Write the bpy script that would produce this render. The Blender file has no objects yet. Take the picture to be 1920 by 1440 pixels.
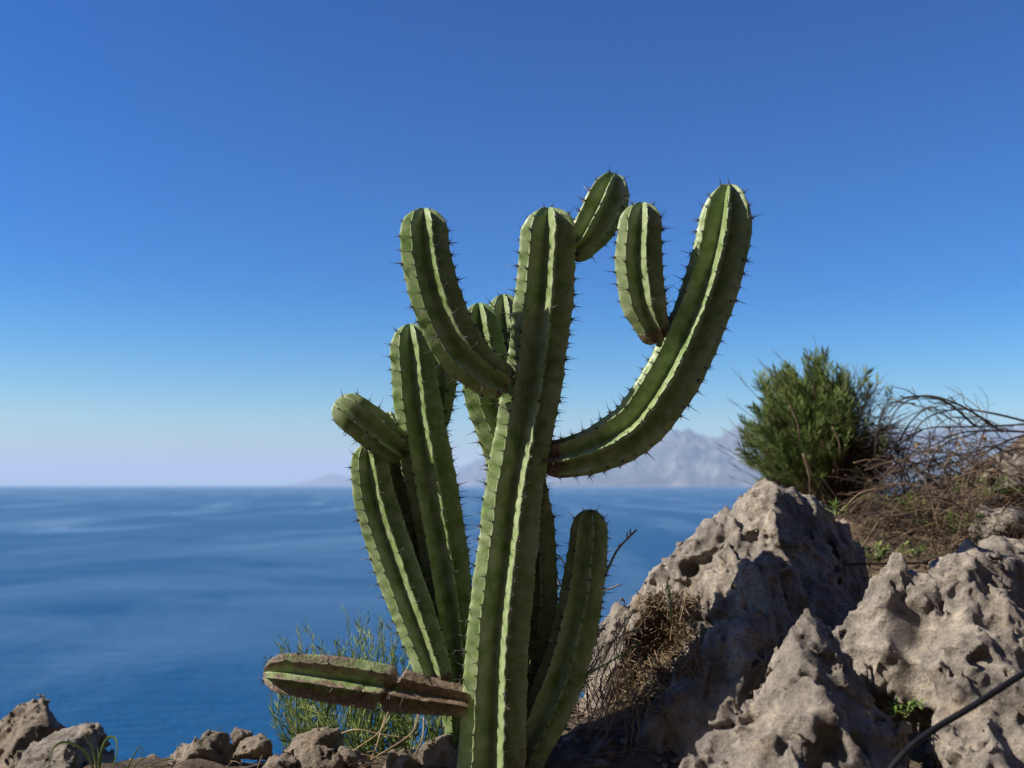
import bpy, bmesh, math, random
import numpy as np
from mathutils import Vector, Matrix

rng = np.random.default_rng(7)
random.seed(7)
SC = bpy.context.scene
COL = SC.collection

# ------------------------------------------------------------------ camera
F = 1884.0                                   # focal length in photo pixels (1920 wide)
PITCH = math.atan(190.0 / F)
CAM = Vector((0.0, 0.0, 0.56))
cd = bpy.data.cameras.new('camera')
cd.sensor_width = 36.0
cd.lens = 36.0 * F / 1920.0
cd.clip_start = 0.05
cd.clip_end = 400000.0
cd.dof.use_dof = True
cd.dof.focus_distance = 2.0
cd.dof.aperture_fstop = 3.6
cam = bpy.data.objects.new('camera', cd)
COL.objects.link(cam)
cam.location = CAM
cam.rotation_euler = (math.pi / 2 + PITCH, 0, 0)
SC.camera = cam

# ------------------------------------------------------------------ light
SUN_EL, SUN_AZ = math.radians(40), math.radians(-99)     # azimuth from +Y, negative = left
sun_dir = Vector((math.cos(SUN_EL) * math.sin(SUN_AZ), math.cos(SUN_EL) * math.cos(SUN_AZ), math.sin(SUN_EL)))
W = bpy.data.worlds.new('World')
SC.world = W
W.use_nodes = True
wn = W.node_tree
for n in list(wn.nodes):
    wn.nodes.remove(n)
sky = wn.nodes.new('ShaderNodeTexSky')
sky.sky_type = 'NISHITA'
sky.sun_disc = False
sky.sun_elevation = SUN_EL
sky.sun_rotation = SUN_AZ
sky.altitude = 50
sky.air_density = 1.0
sky.dust_density = 0.8
sky.ozone_density = 3.5
bg = wn.nodes.new('ShaderNodeBackground')
bg.inputs['Strength'].default_value = 0.05
wo = wn.nodes.new('ShaderNodeOutputWorld')
hs = wn.nodes.new('ShaderNodeHueSaturation')
hs.inputs['Saturation'].default_value = 1.68
hs.inputs['Value'].default_value = 0.95
hs.inputs['Hue'].default_value = 0.498
gm = wn.nodes.new('ShaderNodeGamma')
gm.inputs['Gamma'].default_value = 1.38
wn.links.new(sky.outputs[0], hs.inputs['Color'])
wn.links.new(hs.outputs[0], gm.inputs['Color'])
wn.links.new(gm.outputs[0], bg.inputs['Color'])
wn.links.new(bg.outputs[0], wo.inputs['Surface'])

sd = bpy.data.lights.new('sun', 'SUN')
sd.energy = 5.0
sd.angle = math.radians(0.53)
sd.color = (1.0, 0.93, 0.82)
so = bpy.data.objects.new('sun', sd)
COL.objects.link(so)
so.location = (-6, 2, 6)
so.rotation_euler = sun_dir.to_track_quat('Z', 'Y').to_euler()

SC.view_settings.view_transform = 'Standard'
SC.view_settings.look = 'None'
SC.view_settings.exposure = 0.6
SC.view_settings.gamma = 1.0
SC.view_settings.use_curve_mapping = False
SC.render.engine = 'CYCLES'
SC.cycles.use_denoising = True
SC.cycles.max_bounces = 8
SC.cycles.volume_bounces = 1
SC.cycles.transparent_max_bounces = 8

# ------------------------------------------------------------------ helpers
def P(px, py, d):
    """world point seen at photo pixel (px, py) standing d metres away along +Y"""
    x, y = (px - 960) / F, (720 - py) / F
    cy, sy = math.cos(PITCH), math.sin(PITCH)
    t = d / (cy - y * sy)
    return Vector((x * t, d, CAM.z + (sy + y * cy) * t))

def tag(o, label=None, cat=None, group=None, kind=None):
    if label: o['label'] = label
    if cat: o['category'] = cat
    if group: o['group'] = group
    if kind: o['kind'] = kind
    return o

def mesh_obj(name, V, Fc, mat=None, parent=None, smooth=True, loc=None, attrs=None):
    me = bpy.data.meshes.new(name)
    V = np.asarray(V, dtype=np.float32)
    if loc is not None:
        V = V - np.array(loc, dtype=np.float32)
    me.from_pydata(V.tolist(), [], Fc if isinstance(Fc, list) else Fc.tolist())
    if attrs:
        for k, a in attrs.items():
            at = me.attributes.new(k, 'FLOAT', 'POINT')
            at.data.foreach_set('value', np.asarray(a, dtype=np.float32))
    me.polygons.foreach_set('use_smooth', [smooth] * len(me.polygons))
    if mat:
        me.materials.append(mat)
    me.update()
    o = bpy.data.objects.new(name, me)
    COL.objects.link(o)
    if loc is not None:
        o.location = loc
    if parent:
        o.parent = parent
        if loc is not None:
            o.location = Vector(loc) - parent.location
    return o

def empty(name, loc):
    o = bpy.data.objects.new(name, None)
    o.empty_display_size = 0.05
    COL.objects.link(o)
    o.location = loc
    return o

# vectorised gradient noise
def _hash(ix, iy, iz, seed):
    h = (ix.astype(np.int64) * 374761393 + iy.astype(np.int64) * 668265263 + iz.astype(np.int64) * 2147483647 + seed * 1274126177) & 0xffffffff
    h = ((h ^ (h >> 13)) * 1274126177) & 0xffffffff
    h = ((h ^ (h >> 16)) * 2246822519) & 0xffffffff
    return (h ^ (h >> 15)) & 0xffff
_G = rng.normal(size=(256, 3))
_G /= np.linalg.norm(_G, axis=1)[:, None]
_G = _G.astype(np.float32)
def noise(p, seed=0):
    p = np.asarray(p, dtype=np.float32)
    i = np.floor(p).astype(np.int32)
    f = p - i
    u = f * f * f * (f * (f * 6 - 15) + 10)
    out = np.zeros(len(p), dtype=np.float32)
    for dx in (0, 1):
        wx = u[:, 0] if dx else 1 - u[:, 0]
        for dy in (0, 1):
            wy = u[:, 1] if dy else 1 - u[:, 1]
            for dz in (0, 1):
                wz = u[:, 2] if dz else 1 - u[:, 2]
                g = _G[_hash(i[:, 0] + dx, i[:, 1] + dy, i[:, 2] + dz, seed) & 255]
                d = g[:, 0] * (f[:, 0] - dx) + g[:, 1] * (f[:, 1] - dy) + g[:, 2] * (f[:, 2] - dz)
                out += wx * wy * wz * d
    return out * 1.5
def fbm(p, oct=4, seed=0, gain=0.5):
    a, s, o = 1.0, 0.0, 0.0
    p = np.asarray(p, dtype=np.float32)
    for k in range(oct):
        o = o + a * noise(p * (2.03 ** k), seed + k)
        a *= gain
    return o

# ------------------------------------------------------------------ material helpers
def new_mat(name):
    m = bpy.data.materials.new(name)
    m.use_nodes = True
    nt = m.node_tree
    b = nt.nodes['Principled BSDF']
    return m, nt, b
def N(nt, typ, **kw):
    n = nt.nodes.new(typ)
    for k, v in kw.items():
        if k in n.inputs:
            n.inputs[k].default_value = v
        else:
            setattr(n, k, v)
    return n
def ramp(nt, src, stops):
    r = nt.nodes.new('ShaderNodeValToRGB')
    el = r.color_ramp.elements
    while len(el) < len(stops):
        el.new(0.5)
    for e, (p, c) in zip(el, stops):
        e.position = p
        e.color = (c[0], c[1], c[2], 1) if len(c) == 3 else c
    nt.links.new(src, r.inputs[0])
    return r
def mix(nt, fac, a, b, blend='MIX'):
    m = nt.nodes.new('ShaderNodeMix')
    m.data_type = 'RGBA'
    m.blend_type = blend
    for sock, v in ((m.inputs[0], fac), (m.inputs[6], a), (m.inputs[7], b)):
        if hasattr(v, 'is_output'):
            nt.links.new(v, sock)
        elif isinstance(v, (int, float)):
            sock.default_value = v
        else:
            sock.default_value = (v[0], v[1], v[2], 1)
    return m.outputs[2]
def noise_tex(nt, vec, scale, detail=4, rough=0.55, dist=0.0):
    n = N(nt, 'ShaderNodeTexNoise', Scale=scale, Detail=detail, Roughness=rough, Distortion=dist)
    nt.links.new(vec, n.inputs['Vector'])
    return n.outputs['Fac']
def bump(nt, bsdf, height, strength, dist, prev=None):
    b = N(nt, 'ShaderNodeBump', Strength=strength, Distance=dist)
    nt.links.new(height, b.inputs['Height'])
    if prev is not None:
        nt.links.new(prev, b.inputs['Normal'])
    if bsdf is not None:
        nt.links.new(b.outputs[0], bsdf.inputs['Normal'])
    return b.outputs[0]

# cactus skin
def cactus_mat():
    m, nt, b = new_mat('cactus_skin')
    geo = N(nt, 'ShaderNodeNewGeometry').outputs['Position']
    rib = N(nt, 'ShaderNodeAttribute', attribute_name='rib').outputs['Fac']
    cork = N(nt, 'ShaderNodeAttribute', attribute_name='cork').outputs['Fac']
    along = N(nt, 'ShaderNodeAttribute', attribute_name='along').outputs['Fac']
    n1 = noise_tex(nt, geo, 22, 4)
    n2 = noise_tex(nt, geo, 110, 4)
    base = ramp(nt, n1, [(0.3, (0.092, 0.155, 0.034)), (0.52, (0.140, 0.212, 0.058)), (0.72, (0.225, 0.285, 0.125))]).outputs[0]
    oi = N(nt, 'ShaderNodeObjectInfo').outputs['Random']
    tint = ramp(nt, oi, [(0.0, (0.98, 1.07, 0.86)), (0.5, (1.12, 1.12, 1.1)), (1.0, (1.2, 1.12, 1.3))]).outputs[0]
    base = mix(nt, 1.0, base, tint, 'MULTIPLY')
    valley = ramp(nt, rib, [(0.0, (0.55, 0.66, 0.42)), (0.14, (0.9, 0.95, 0.85)), (0.8, (1, 1, 1)), (1.0, (1.12, 1.08, 1.1))]).outputs[0]  # darker green grooves with recess shade painted in, rib edges paler
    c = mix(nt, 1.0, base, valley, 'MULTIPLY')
    # waxy bloom that has been rubbed off in patches
    bl = ramp(nt, noise_tex(nt, geo, 38, 6, 0.65), [(0.36, (0, 0, 0)), (0.64, (1, 1, 1))]).outputs[0]
    blm = N(nt, 'ShaderNodeMath', operation='MULTIPLY'); blm.inputs[1].default_value = 0.5
    nt.links.new(bl, blm.inputs[0])
    c = mix(nt, blm.outputs[0], c, (0.45, 0.48, 0.32))
    # small scars
    sc = ramp(nt, noise_tex(nt, geo, 75, 3, 0.5), [(0.665, (0, 0, 0)), (0.72, (1, 1, 1))]).outputs[0]
    scm = N(nt, 'ShaderNodeMath', operation='MULTIPLY'); scm.inputs[1].default_value = 0.6
    nt.links.new(sc, scm.inputs[0])
    c = mix(nt, scm.outputs[0], c, (0.21, 0.165, 0.10))
    d2 = ramp(nt, noise_tex(nt, geo, 6.5, 5, 0.6), [(0.5, (0, 0, 0)), (0.7, (1, 1, 1))]).outputs[0]
    d2m = N(nt, 'ShaderNodeMath', operation='MULTIPLY'); d2m.inputs[1].default_value = 0.35
    nt.links.new(d2, d2m.inputs[0])
    c = mix(nt, d2m.outputs[0], c, (0.20, 0.235, 0.075))
    # cork
    add = N(nt, 'ShaderNodeMath', operation='ADD')
    nt.links.new(cork, add.inputs[0])
    sub = N(nt, 'ShaderNodeMath', operation='MULTIPLY_ADD'); sub.inputs[1].default_value = 1.3; sub.inputs[2].default_value = -0.65
    nt.links.new(noise_tex(nt, geo, 30, 5, 0.65), sub.inputs[0])
    nt.links.new(sub.outputs[0], add.inputs[1])
    ck = ramp(nt, add.outputs[0], [(0.38, (0, 0, 0)), (0.62, (1, 1, 1))]).outputs[0]
    gate = N(nt, 'ShaderNodeMath', operation='GREATER_THAN'); gate.inputs[1].default_value = 0.02
    nt.links.new(cork, gate.inputs[0])
    ckm = N(nt, 'ShaderNodeMath', operation='MULTIPLY')
    nt.links.new(ck, ckm.inputs[0]); nt.links.new(gate.outputs[0], ckm.inputs[1])
    corkc = ramp(nt, n2, [(0.25, (0.07, 0.045, 0.028)), (0.55, (0.20, 0.14, 0.095)), (0.8, (0.33, 0.26, 0.19))]).outputs[0]
    c = mix(nt, ckm.outputs[0], c, corkc)
    nt.links.new(c, b.inputs['Base Color'])
    b.inputs['Roughness'].default_value = 0.42
    b.inputs['Specular IOR Level'].default_value = 0.32
    b.inputs['Subsurface Weight'].default_value = 0.05
    b.inputs['Coat Weight'].default_value = 0.12
    b.inputs['Coat Roughness'].default_value = 0.4
    b.inputs['Subsurface Radius'].default_value = (0.3, 0.6, 0.1)
    b.inputs['Subsurface Scale'].default_value = 0.01
    nb = bump(nt, None, n1, 0.35, 0.006)
    nb = bump(nt, None, n2, 0.22, 0.0015, nb)
    cb = N(nt, 'ShaderNodeMath', operation='MULTIPLY')
    nt.links.new(ckm.outputs[0], cb.inputs[0]); nt.links.new(noise_tex(nt, geo, 160, 5, 0.7), cb.inputs[1])
    bump(nt, b, cb.outputs[0], 0.7, 0.004, nb)
    return m

def spine_mat():
    m, nt, b = new_mat('cactus_spine')
    oi = N(nt, 'ShaderNodeNewGeometry').outputs['Position']
    c = ramp(nt, noise_tex(nt, oi, 40, 2), [(0.35, (0.025, 0.018, 0.016)), (0.55, (0.085, 0.068, 0.06)), (0.72, (0.34, 0.30, 0.27))]).outputs[0]
    nt.links.new(c, b.inputs['Base Color'])
    b.inputs['Roughness'].default_value = 0.5
    return m

def rock_mat(name, tint=(1, 1, 1)):
    m, nt, b = new_mat(name)
    geo = N(nt, 'ShaderNodeNewGeometry').outputs['Position']
    big = noise_tex(nt, geo, 7, 5, 0.6)
    med = noise_tex(nt, geo, 32, 6, 0.65)
    fine = noise_tex(nt, geo, 170, 5, 0.7)
    c = ramp(nt, big, [(0.28, (0.18, 0.168, 0.155)), (0.46, (0.28, 0.26, 0.235)), (0.6, (0.375, 0.345, 0.305)), (0.78, (0.47, 0.435, 0.385))]).outputs[0]
    d = ramp(nt, med, [(0.3, (0.5, 0.5, 0.53)), (0.5, (0.9, 0.9, 0.9)), (0.72, (1.3, 1.27, 1.2))]).outputs[0]
    c = mix(nt, 1.0, c, d, 'MULTIPLY')
    # blue grey lichen crust
    l = ramp(nt, noise_tex(nt, geo, 13, 7, 0.72, 0.6), [(0.52, (0, 0, 0)), (0.62, (1, 1, 1))]).outputs[0]
    lm = N(nt, 'ShaderNodeMath', operation='MULTIPLY'); lm.inputs[1].default_value = 0.5
    nt.links.new(l, lm.inputs[0])
    c = mix(nt, lm.outputs[0], c, (0.125, 0.124, 0.128))
    # ochre staining
    o = ramp(nt, noise_tex(nt, geo, 9.3, 4, 0.6, 0.4), [(0.6, (0, 0, 0)), (0.72, (1, 1, 1))]).outputs[0]
    om = N(nt, 'ShaderNodeMath', operation='MULTIPLY'); om.inputs[1].default_value = 0.28
    nt.links.new(o, om.inputs[0])
    c = mix(nt, om.outputs[0], c, (0.34, 0.235, 0.12))
    sp = ramp(nt, fine, [(0.3, (0.62, 0.62, 0.62)), (0.5, (1, 1, 1)), (0.75, (1.18, 1.18, 1.18))]).outputs[0]
    c = mix(nt, 1.0, c, sp, 'MULTIPLY')
    c = mix(nt, 1.0, c, tint, 'MULTIPLY')
    nt.links.new(c, b.inputs['Base Color'])
    b.inputs['Roughness'].default_value = 0.92
    b.inputs['Specular IOR Level'].default_value = 0.2
    nb = bump(nt, None, med, 0.9, 0.014)
    v = N(nt, 'ShaderNodeTexVoronoi', Scale=85.0)
    nt.links.new(geo, v.inputs['Vector'])
    vr = ramp(nt, v.outputs['Distance'], [(0.0, (0, 0, 0)), (0.35, (1, 1, 1))]).outputs[0]
    nb = bump(nt, None, vr, 0.35, 0.003, nb)
    nb = bump(nt, None, noise_tex(nt, geo, 70, 8, 0.75, 0.5), 0.8, 0.008, nb)
    bump(nt, b, fine, 0.9, 0.004, nb)
    return m

def simple_mat(name, stops, scale=20, rough=0.8, trans=0.0, detail=3, spec=0.3):
    m, nt, b = new_mat(name)
    geo = N(nt, 'ShaderNodeNewGeometry').outputs['Position']
    c = ramp(nt, noise_tex(nt, geo, scale, detail), stops).outputs[0]
    nt.links.new(c, b.inputs['Base Color'])
    b.inputs['Roughness'].default_value = rough
    b.inputs['Specular IOR Level'].default_value = spec
    if trans > 0:
        tr = N(nt, 'ShaderNodeBsdfTranslucent')
        nt.links.new(c, tr.inputs['Color'])
        ms = N(nt, 'ShaderNodeMixShader'); ms.inputs[0].default_value = trans
        nt.links.new(b.outputs[0], ms.inputs[1]); nt.links.new(tr.outputs[0], ms.inputs[2])
        nt.links.new(ms.outputs[0], nt.nodes['Material Output'].inputs['Surface'])
    return m

M = {}
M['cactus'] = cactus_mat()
M['spine'] = spine_mat()
M['rock'] = rock_mat('limestone', (1.08, 1.01, 0.93))
M['rock_warm'] = rock_mat('limestone_warm', (0.98, 0.87, 0.74))
M['soil'] = simple_mat('dry_soil', [(0.3, (0.045, 0.032, 0.022)), (0.55, (0.12, 0.088, 0.06)), (0.75, (0.2, 0.155, 0.11))], 28, 0.95, detail=8)
M['leaf'] = simple_mat('narrow_leaf', [(0.3, (0.16, 0.22, 0.06)), (0.55, (0.27, 0.34, 0.10)), (0.75, (0.42, 0.46, 0.2))], 26, 0.5, 0.35)
M['leaf_bush'] = simple_mat('bush_needles', [(0.3, (0.10, 0.165, 0.045)), (0.52, (0.19, 0.26, 0.075)), (0.75, (0.37, 0.40, 0.15))], 14, 0.55, 0.3)
M['leaf_bright'] = simple_mat('young_leaf', [(0.3, (0.10, 0.19, 0.03)), (0.7, (0.22, 0.34, 0.07))], 40, 0.45, 0.35)
M['grass'] = simple_mat('grass_blade', [(0.3, (0.09, 0.14, 0.035)), (0.55, (0.16, 0.21, 0.06)), (0.8, (0.33, 0.28, 0.12))], 18, 0.5, 0.35)
M['straw'] = simple_mat('straw', [(0.3, (0.17, 0.12, 0.07)), (0.6, (0.33, 0.24, 0.145)), (0.8, (0.45, 0.36, 0.24))], 30, 0.8)
M['twig'] = simple_mat('dry_twig', [(0.3, (0.085, 0.05, 0.03)), (0.55, (0.175, 0.122, 0.078)), (0.8, (0.31, 0.24, 0.165))], 18, 0.85)
M['twig_dark'] = simple_mat('dead_wood', [(0.3, (0.028, 0.02, 0.016)), (0.6, (0.07, 0.05, 0.038)), (0.8, (0.13, 0.10, 0.08))], 18, 0.85)
M['litter'] = simple_mat('leaf_litter', [(0.3, (0.06, 0.04, 0.026)), (0.5, (0.16, 0.11, 0.07)), (0.7, (0.30, 0.22, 0.14))], 90, 0.9)
M['dry_leaf'] = simple_mat('dry_leaf', [(0.3, (0.30, 0.15, 0.04)), (0.7, (0.42, 0.27, 0.12))], 60, 0.7, 0.3)
M['hose'] = simple_mat('black_plastic', [(0.3, (0.006, 0.006, 0.007)), (0.7, (0.013, 0.0125, 0.013))], 50, 0.5, spec=0.3)

# ------------------------------------------------------------------ sea
def sea_mat():
    m, nt, b = new_mat('sea_water')
    geo = N(nt, 'ShaderNodeNewGeometry').outputs['Position']
    # smooth slicks in long streaks
    mp = N(nt, 'ShaderNodeMapping'); nt.links.new(geo, mp.inputs['Vector'])
    mp.inputs['Scale'].default_value = (0.0042, 0.0007, 1); mp.inputs['Rotation'].default_value = (0, 0, math.radians(38))
    s1 = noise_tex(nt, mp.outputs[0], 1.0, 7, 0.62, 2.2)
    mp2 = N(nt, 'ShaderNodeMapping'); nt.links.new(geo, mp2.inputs['Vector'])
    mp2.inputs['Scale'].default_value = (0.006, 0.02, 1); mp2.inputs['Rotation'].default_value = (0, 0, math.radians(10))
    s2 = noise_tex(nt, mp2.outputs[0], 1.0, 5, 0.6, 0.8)
    slick = ramp(nt, s1, [(0.50, (0, 0, 0)), (0.66, (1, 1, 1))]).outputs[0]
    streak = ramp(nt, s2, [(0.38, (0, 0, 0)), (0.7, (1, 1, 1))]).outputs[0]
    calm = mix(nt, 0.2, slick, streak)
    b.inputs['Base Color'].default_value = (0.0, 0.062, 0.17, 1)
    io = N(nt, 'ShaderNodeMapRange'); nt.links.new(calm, io.inputs['Value'])
    io.inputs['To Min'].default_value = 1.04; io.inputs['To Max'].default_value = 1.36
    nt.links.new(io.outputs[0], b.inputs['IOR'])
    rr = N(nt, 'ShaderNodeMapRange'); nt.links.new(calm, rr.inputs['Value'])
    rr.inputs['To Min'].default_value = 0.22; rr.inputs['To Max'].default_value = 0.12
    nt.links.new(rr.outputs[0], b.inputs['Roughness'])
    mp3 = N(nt, 'ShaderNodeMapping'); nt.links.new(geo, mp3.inputs['Vector'])
    mp3.inputs['Scale'].default_value = (0.12, 0.34, 1); mp3.inputs['Rotation'].default_value = (0, 0, math.radians(8))
    w1 = noise_tex(nt, mp3.outputs[0], 1.0, 4, 0.55)
    mp4 = N(nt, 'ShaderNodeMapping'); nt.links.new(geo, mp4.inputs['Vector'])
    mp4.inputs['Scale'].default_value = (0.5, 1.1, 1); mp4.inputs['Rotation'].default_value = (0, 0, math.radians(-12))
    w2 = noise_tex(nt, mp4.outputs[0], 1.0, 3, 0.6)
    wm = N(nt, 'ShaderNodeMath', operation='MULTIPLY_ADD'); wm.inputs[1].default_value = 0.4
    nt.links.new(w2, wm.inputs[0]); nt.links.new(w1, wm.inputs[2]); w1 = wm.outputs[0]
    ws = N(nt, 'ShaderNodeMapRange'); nt.links.new(calm, ws.inputs['Value'])
    ws.inputs['To Min'].default_value = 1.0; ws.inputs['To Max'].default_value = 0.35
    bp = N(nt, 'ShaderNodeBump', Distance=1.6)
    nt.links.new(ws.outputs[0], bp.inputs['Strength']); nt.links.new(w1, bp.inputs['Height'])
    nt.links.new(bp.outputs[0], b.inputs['Normal'])
    return m

SEA_Z = -40.0
rad = np.concatenate([[0.0], np.geomspace(30, 120000, 60)])
th = np.linspace(0, 2 * math.pi, 180, endpoint=False)
V = [(0, 0, SEA_Z)] + [(r * math.cos(t), r * math.sin(t), SEA_Z) for r in rad[1:] for t in th]
Fc = [(0, 1 + j, 1 + (j + 1) % 180) for j in range(180)]
for i in range(len(rad) - 2):
    for j in range(180):
        a = 1 + i * 180 + j; b_ = 1 + i * 180 + (j + 1) % 180
        Fc.append((a, a + 180, b_ + 180, b_))
tag(mesh_obj('sea', V, Fc, sea_mat()), kind='structure')

# ------------------------------------------------------------------ mountains
def mountain_mat():
    m, nt, b = new_mat('mountain_rock')
    geo = N(nt, 'ShaderNodeNewGeometry')
    sep = N(nt, 'ShaderNodeSeparateXYZ'); nt.links.new(geo.outputs['Position'], sep.inputs[0])
    n1 = noise_tex(nt, geo.outputs['Position'], 0.0007, 7, 0.6)
    c = ramp(nt, n1, [(0.36, (0.02, 0.03, 0.03)), (0.5, (0.07, 0.075, 0.07)), (0.64, (0.17, 0.155, 0.14))]).outputs[0]
    mr = N(nt, 'ShaderNodeMapRange'); nt.links.new(sep.outputs[2], mr.inputs['Value'])
    mr.inputs['From Min'].default_value = 1750; mr.inputs['From Max'].default_value = 2900
    ad = N(nt, 'ShaderNodeMath', operation='MULTIPLY_ADD'); ad.inputs[1].default_value = 0.7
    nt.links.new(n1, ad.inputs[0]); nt.links.new(mr.outputs[0], ad.inputs[2])
    sn = ramp(nt, ad.outputs[0], [(0.86, (0, 0, 0)), (0.96, (1, 1, 1))]).outputs[0]
    c = mix(nt, sn, c, (0.82, 0.83, 0.85))
    nt.links.new(c, b.inputs['Base Color'])
    b.inputs['Roughness'].default_value = 0.95
    bump(nt, b, noise_tex(nt, geo.outputs['Position'], 0.002, 8, 0.65), 1.0, 120)
    return m
M['mountain'] = mountain_mat()
def mountain(name, dist, depth, sil, nx, ny, seed, rug=0.5):
    xs_px = np.array([s[0] for s in sil], float); ys = np.array([s[1] for s in sil], float)
    px = np.linspace(xs_px[0], xs_px[-1], nx)
    env_px = np.interp(px, xs_px, ys)
    x = np.array([P(a, 910, dist).x for a in px])
    top = np.array([P(a, b_, dist).z for a, b_ in zip(px, env_px)]) - SEA_Z
    top = np.maximum(top, 0)
    v = np.linspace(-1, 1, ny)
    y = dist + v * depth
    X, Y = np.meshgrid(x, y, indexing='ij')
    T = np.repeat(top[:, None], ny, 1)
    p = np.stack([X.ravel(), Y.ravel(), np.full(X.size, seed * 3.3)], 1)
    sc = 1.0 / depth
    rn = 1 - np.abs(fbm(p * sc * np.array([2.4, 1.8, 1]), 5, seed, .6)).reshape(X.shape) * 1.6
    fn = 0.45 - np.abs(fbm(p * sc * np.array([8, 6, 1]), 4, seed + 9, .6)).reshape(X.shape) * 1.5
    prof = np.clip(1 - np.abs(v), 0, 1)[None, :] ** 0.85
    Z = T * (prof * (1 - rug * (1 - prof)) + (rn - 0.75) * rug * prof * (1.05 - prof) * 1.6 + fn * 0.17 * prof ** 0.5)
    Z = np.where(np.abs(v)[None, :] >= 0.999, -30, Z) + SEA_Z - 2
    V = np.stack([X.ravel(), Y.ravel(), Z.ravel()], 1)
    idx = np.arange(nx * ny).reshape(nx, ny)
    q = np.stack([idx[:-1, :-1], idx[1:, :-1], idx[1:, 1:], idx[:-1, 1:]], -1).reshape(-1, 4)
    return tag(mesh_obj(name, V, q, M['mountain']), kind='structure')
mountain('mountain_range', 36000, 6500, [(1020, 909), (1080, 893), (1150, 872), (1200, 842), (1240, 816), (1285, 803), (1320, 818), (1345, 826), (1385, 802), (1440, 800), (1500, 804), (1570, 806), (1640, 808), (1700, 810), (1760, 805), (1820, 802), (1900, 802), (2000, 804), (2200, 810), (2500, 830), (2700, 909)], 640, 130, 3)
mountain('mountain_ridge', 52000, 7000, [(800, 909), (850, 884), (890, 862), (925, 850), (960, 862), (1010, 872), (1060, 868), (1120, 862), (1180, 870), (1260, 909)], 160, 50, 5)
mountain('headland', 68000, 5000, [(540, 909), (585, 900), (622, 886), (650, 893), (700, 893), (780, 898), (860, 909)], 90, 30, 8)

# ------------------------------------------------------------------ ground
CP = np.array([(-4, -3, 0), (0, -3, 0), (4, -3, .2), (-2, 0, 0), (0, 0, 0), (2, 0, .05), (-1, 2, -.05), (0, 2, 0), (.5, 2, .0), (1, 2, .04), (2, 2, .2),
               (-.9, 2.12, -.035), (-.65, 2.12, -.02), (-.45, 2.15, -.012), (-.25, 2.15, -.008), (.1, 2.3, .03), (.16, 2.42, .08), (.28, 2.35, .10), (.3, 2.6, .05), (.55, 2.4, .02), (1.0, 2.8, .25), (1.1, 3.4, .42), (1.5, 3.3, .40), (1.9, 3.3, .56), (2.4, 3.3, .8), (1.6, 4.2, .44), (2.6, 4.2, .9),
               (3.5, 2.5, .9), (4, 4, 1.2), (.6, 3.2, .05), (.2, 2.7, -.2), (-.4, 2.4, -.2), (-1.2, 2.5, -.3), (-2.5, 2, -.15), (.8, 4, .15), (6, 6, 1.6), (-6, 2, -.2)])
def ground_h(x, y):
    x = np.asarray(x, float); y = np.asarray(y, float)
    d2 = (x[..., None] - CP[:, 0]) ** 2 + (y[..., None] - CP[:, 1]) ** 2
    w = 1.0 / (d2 + 0.02) ** 1.6
    z = (w * CP[:, 2]).sum(-1) / w.sum(-1)
    back = np.maximum(-1.6 - y + 0.12 * np.sin(x * 1.7), 0)  # unseen hillside behind the camera, added to cut fill light
    z = z + np.where(back < 9, back ** 1.25 * 0.95, 9 ** 1.25 * .95 + (back - 9) * .5)
    ye = np.interp(x, [-12, -.2, .3, .8, 1.3, 2.2, 12], [2.3, 2.35, 2.75, 4.1, 4.8, 6.0, 9.0])
    over = np.maximum(y - ye, 0)
    z = z - over * 1.1 - np.minimum(over, 3) ** 2 * 0.5
    return np.maximum(z, -42.0)
gx = np.unique(np.concatenate([np.linspace(-30, -1.6, 40), np.linspace(-1.6, 2.6, 150), np.linspace(2.6, 30, 40)]))
gy = np.unique(np.concatenate([np.linspace(-40, -12, 20), np.linspace(-12, 1.6, 40), np.linspace(1.6, 5, 125), np.linspace(5, 12, 30), np.linspace(12, 60, 24)]))
GX, GY = np.meshgrid(gx, gy, indexing='ij')
GZ = ground_h(GX, GY)
pp = np.stack([GX.ravel(), GY.ravel(), GZ.ravel()], 1)
GZ = GZ + (fbm(pp * 5, 4, 3) * 0.03 + fbm(pp * 24, 3, 5) * 0.010).reshape(GX.shape)
idx = np.arange(GX.size).reshape(GX.shape)
q = np.stack([idx[:-1, :-1], idx[1:, :-1], idx[1:, 1:], idx[:-1, 1:]], -1).reshape(-1, 4)
def ground_mat():
    m = M['soil']
    nt = m.node_tree
    b = nt.nodes['Principled BSDF']
    geo = N(nt, 'ShaderNodeNewGeometry').outputs['Position']
    bump(nt, b, noise_tex(nt, geo, 70, 8, 0.7), 1.0, 0.012)
    return m
tag(mesh_obj('ground', np.stack([GX.ravel(), GY.ravel(), GZ.ravel()], 1), q, ground_mat()), kind='structure')
def gz(x, y):
    return float(ground_h(np.array([x]), np.array([y]))[0])

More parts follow.
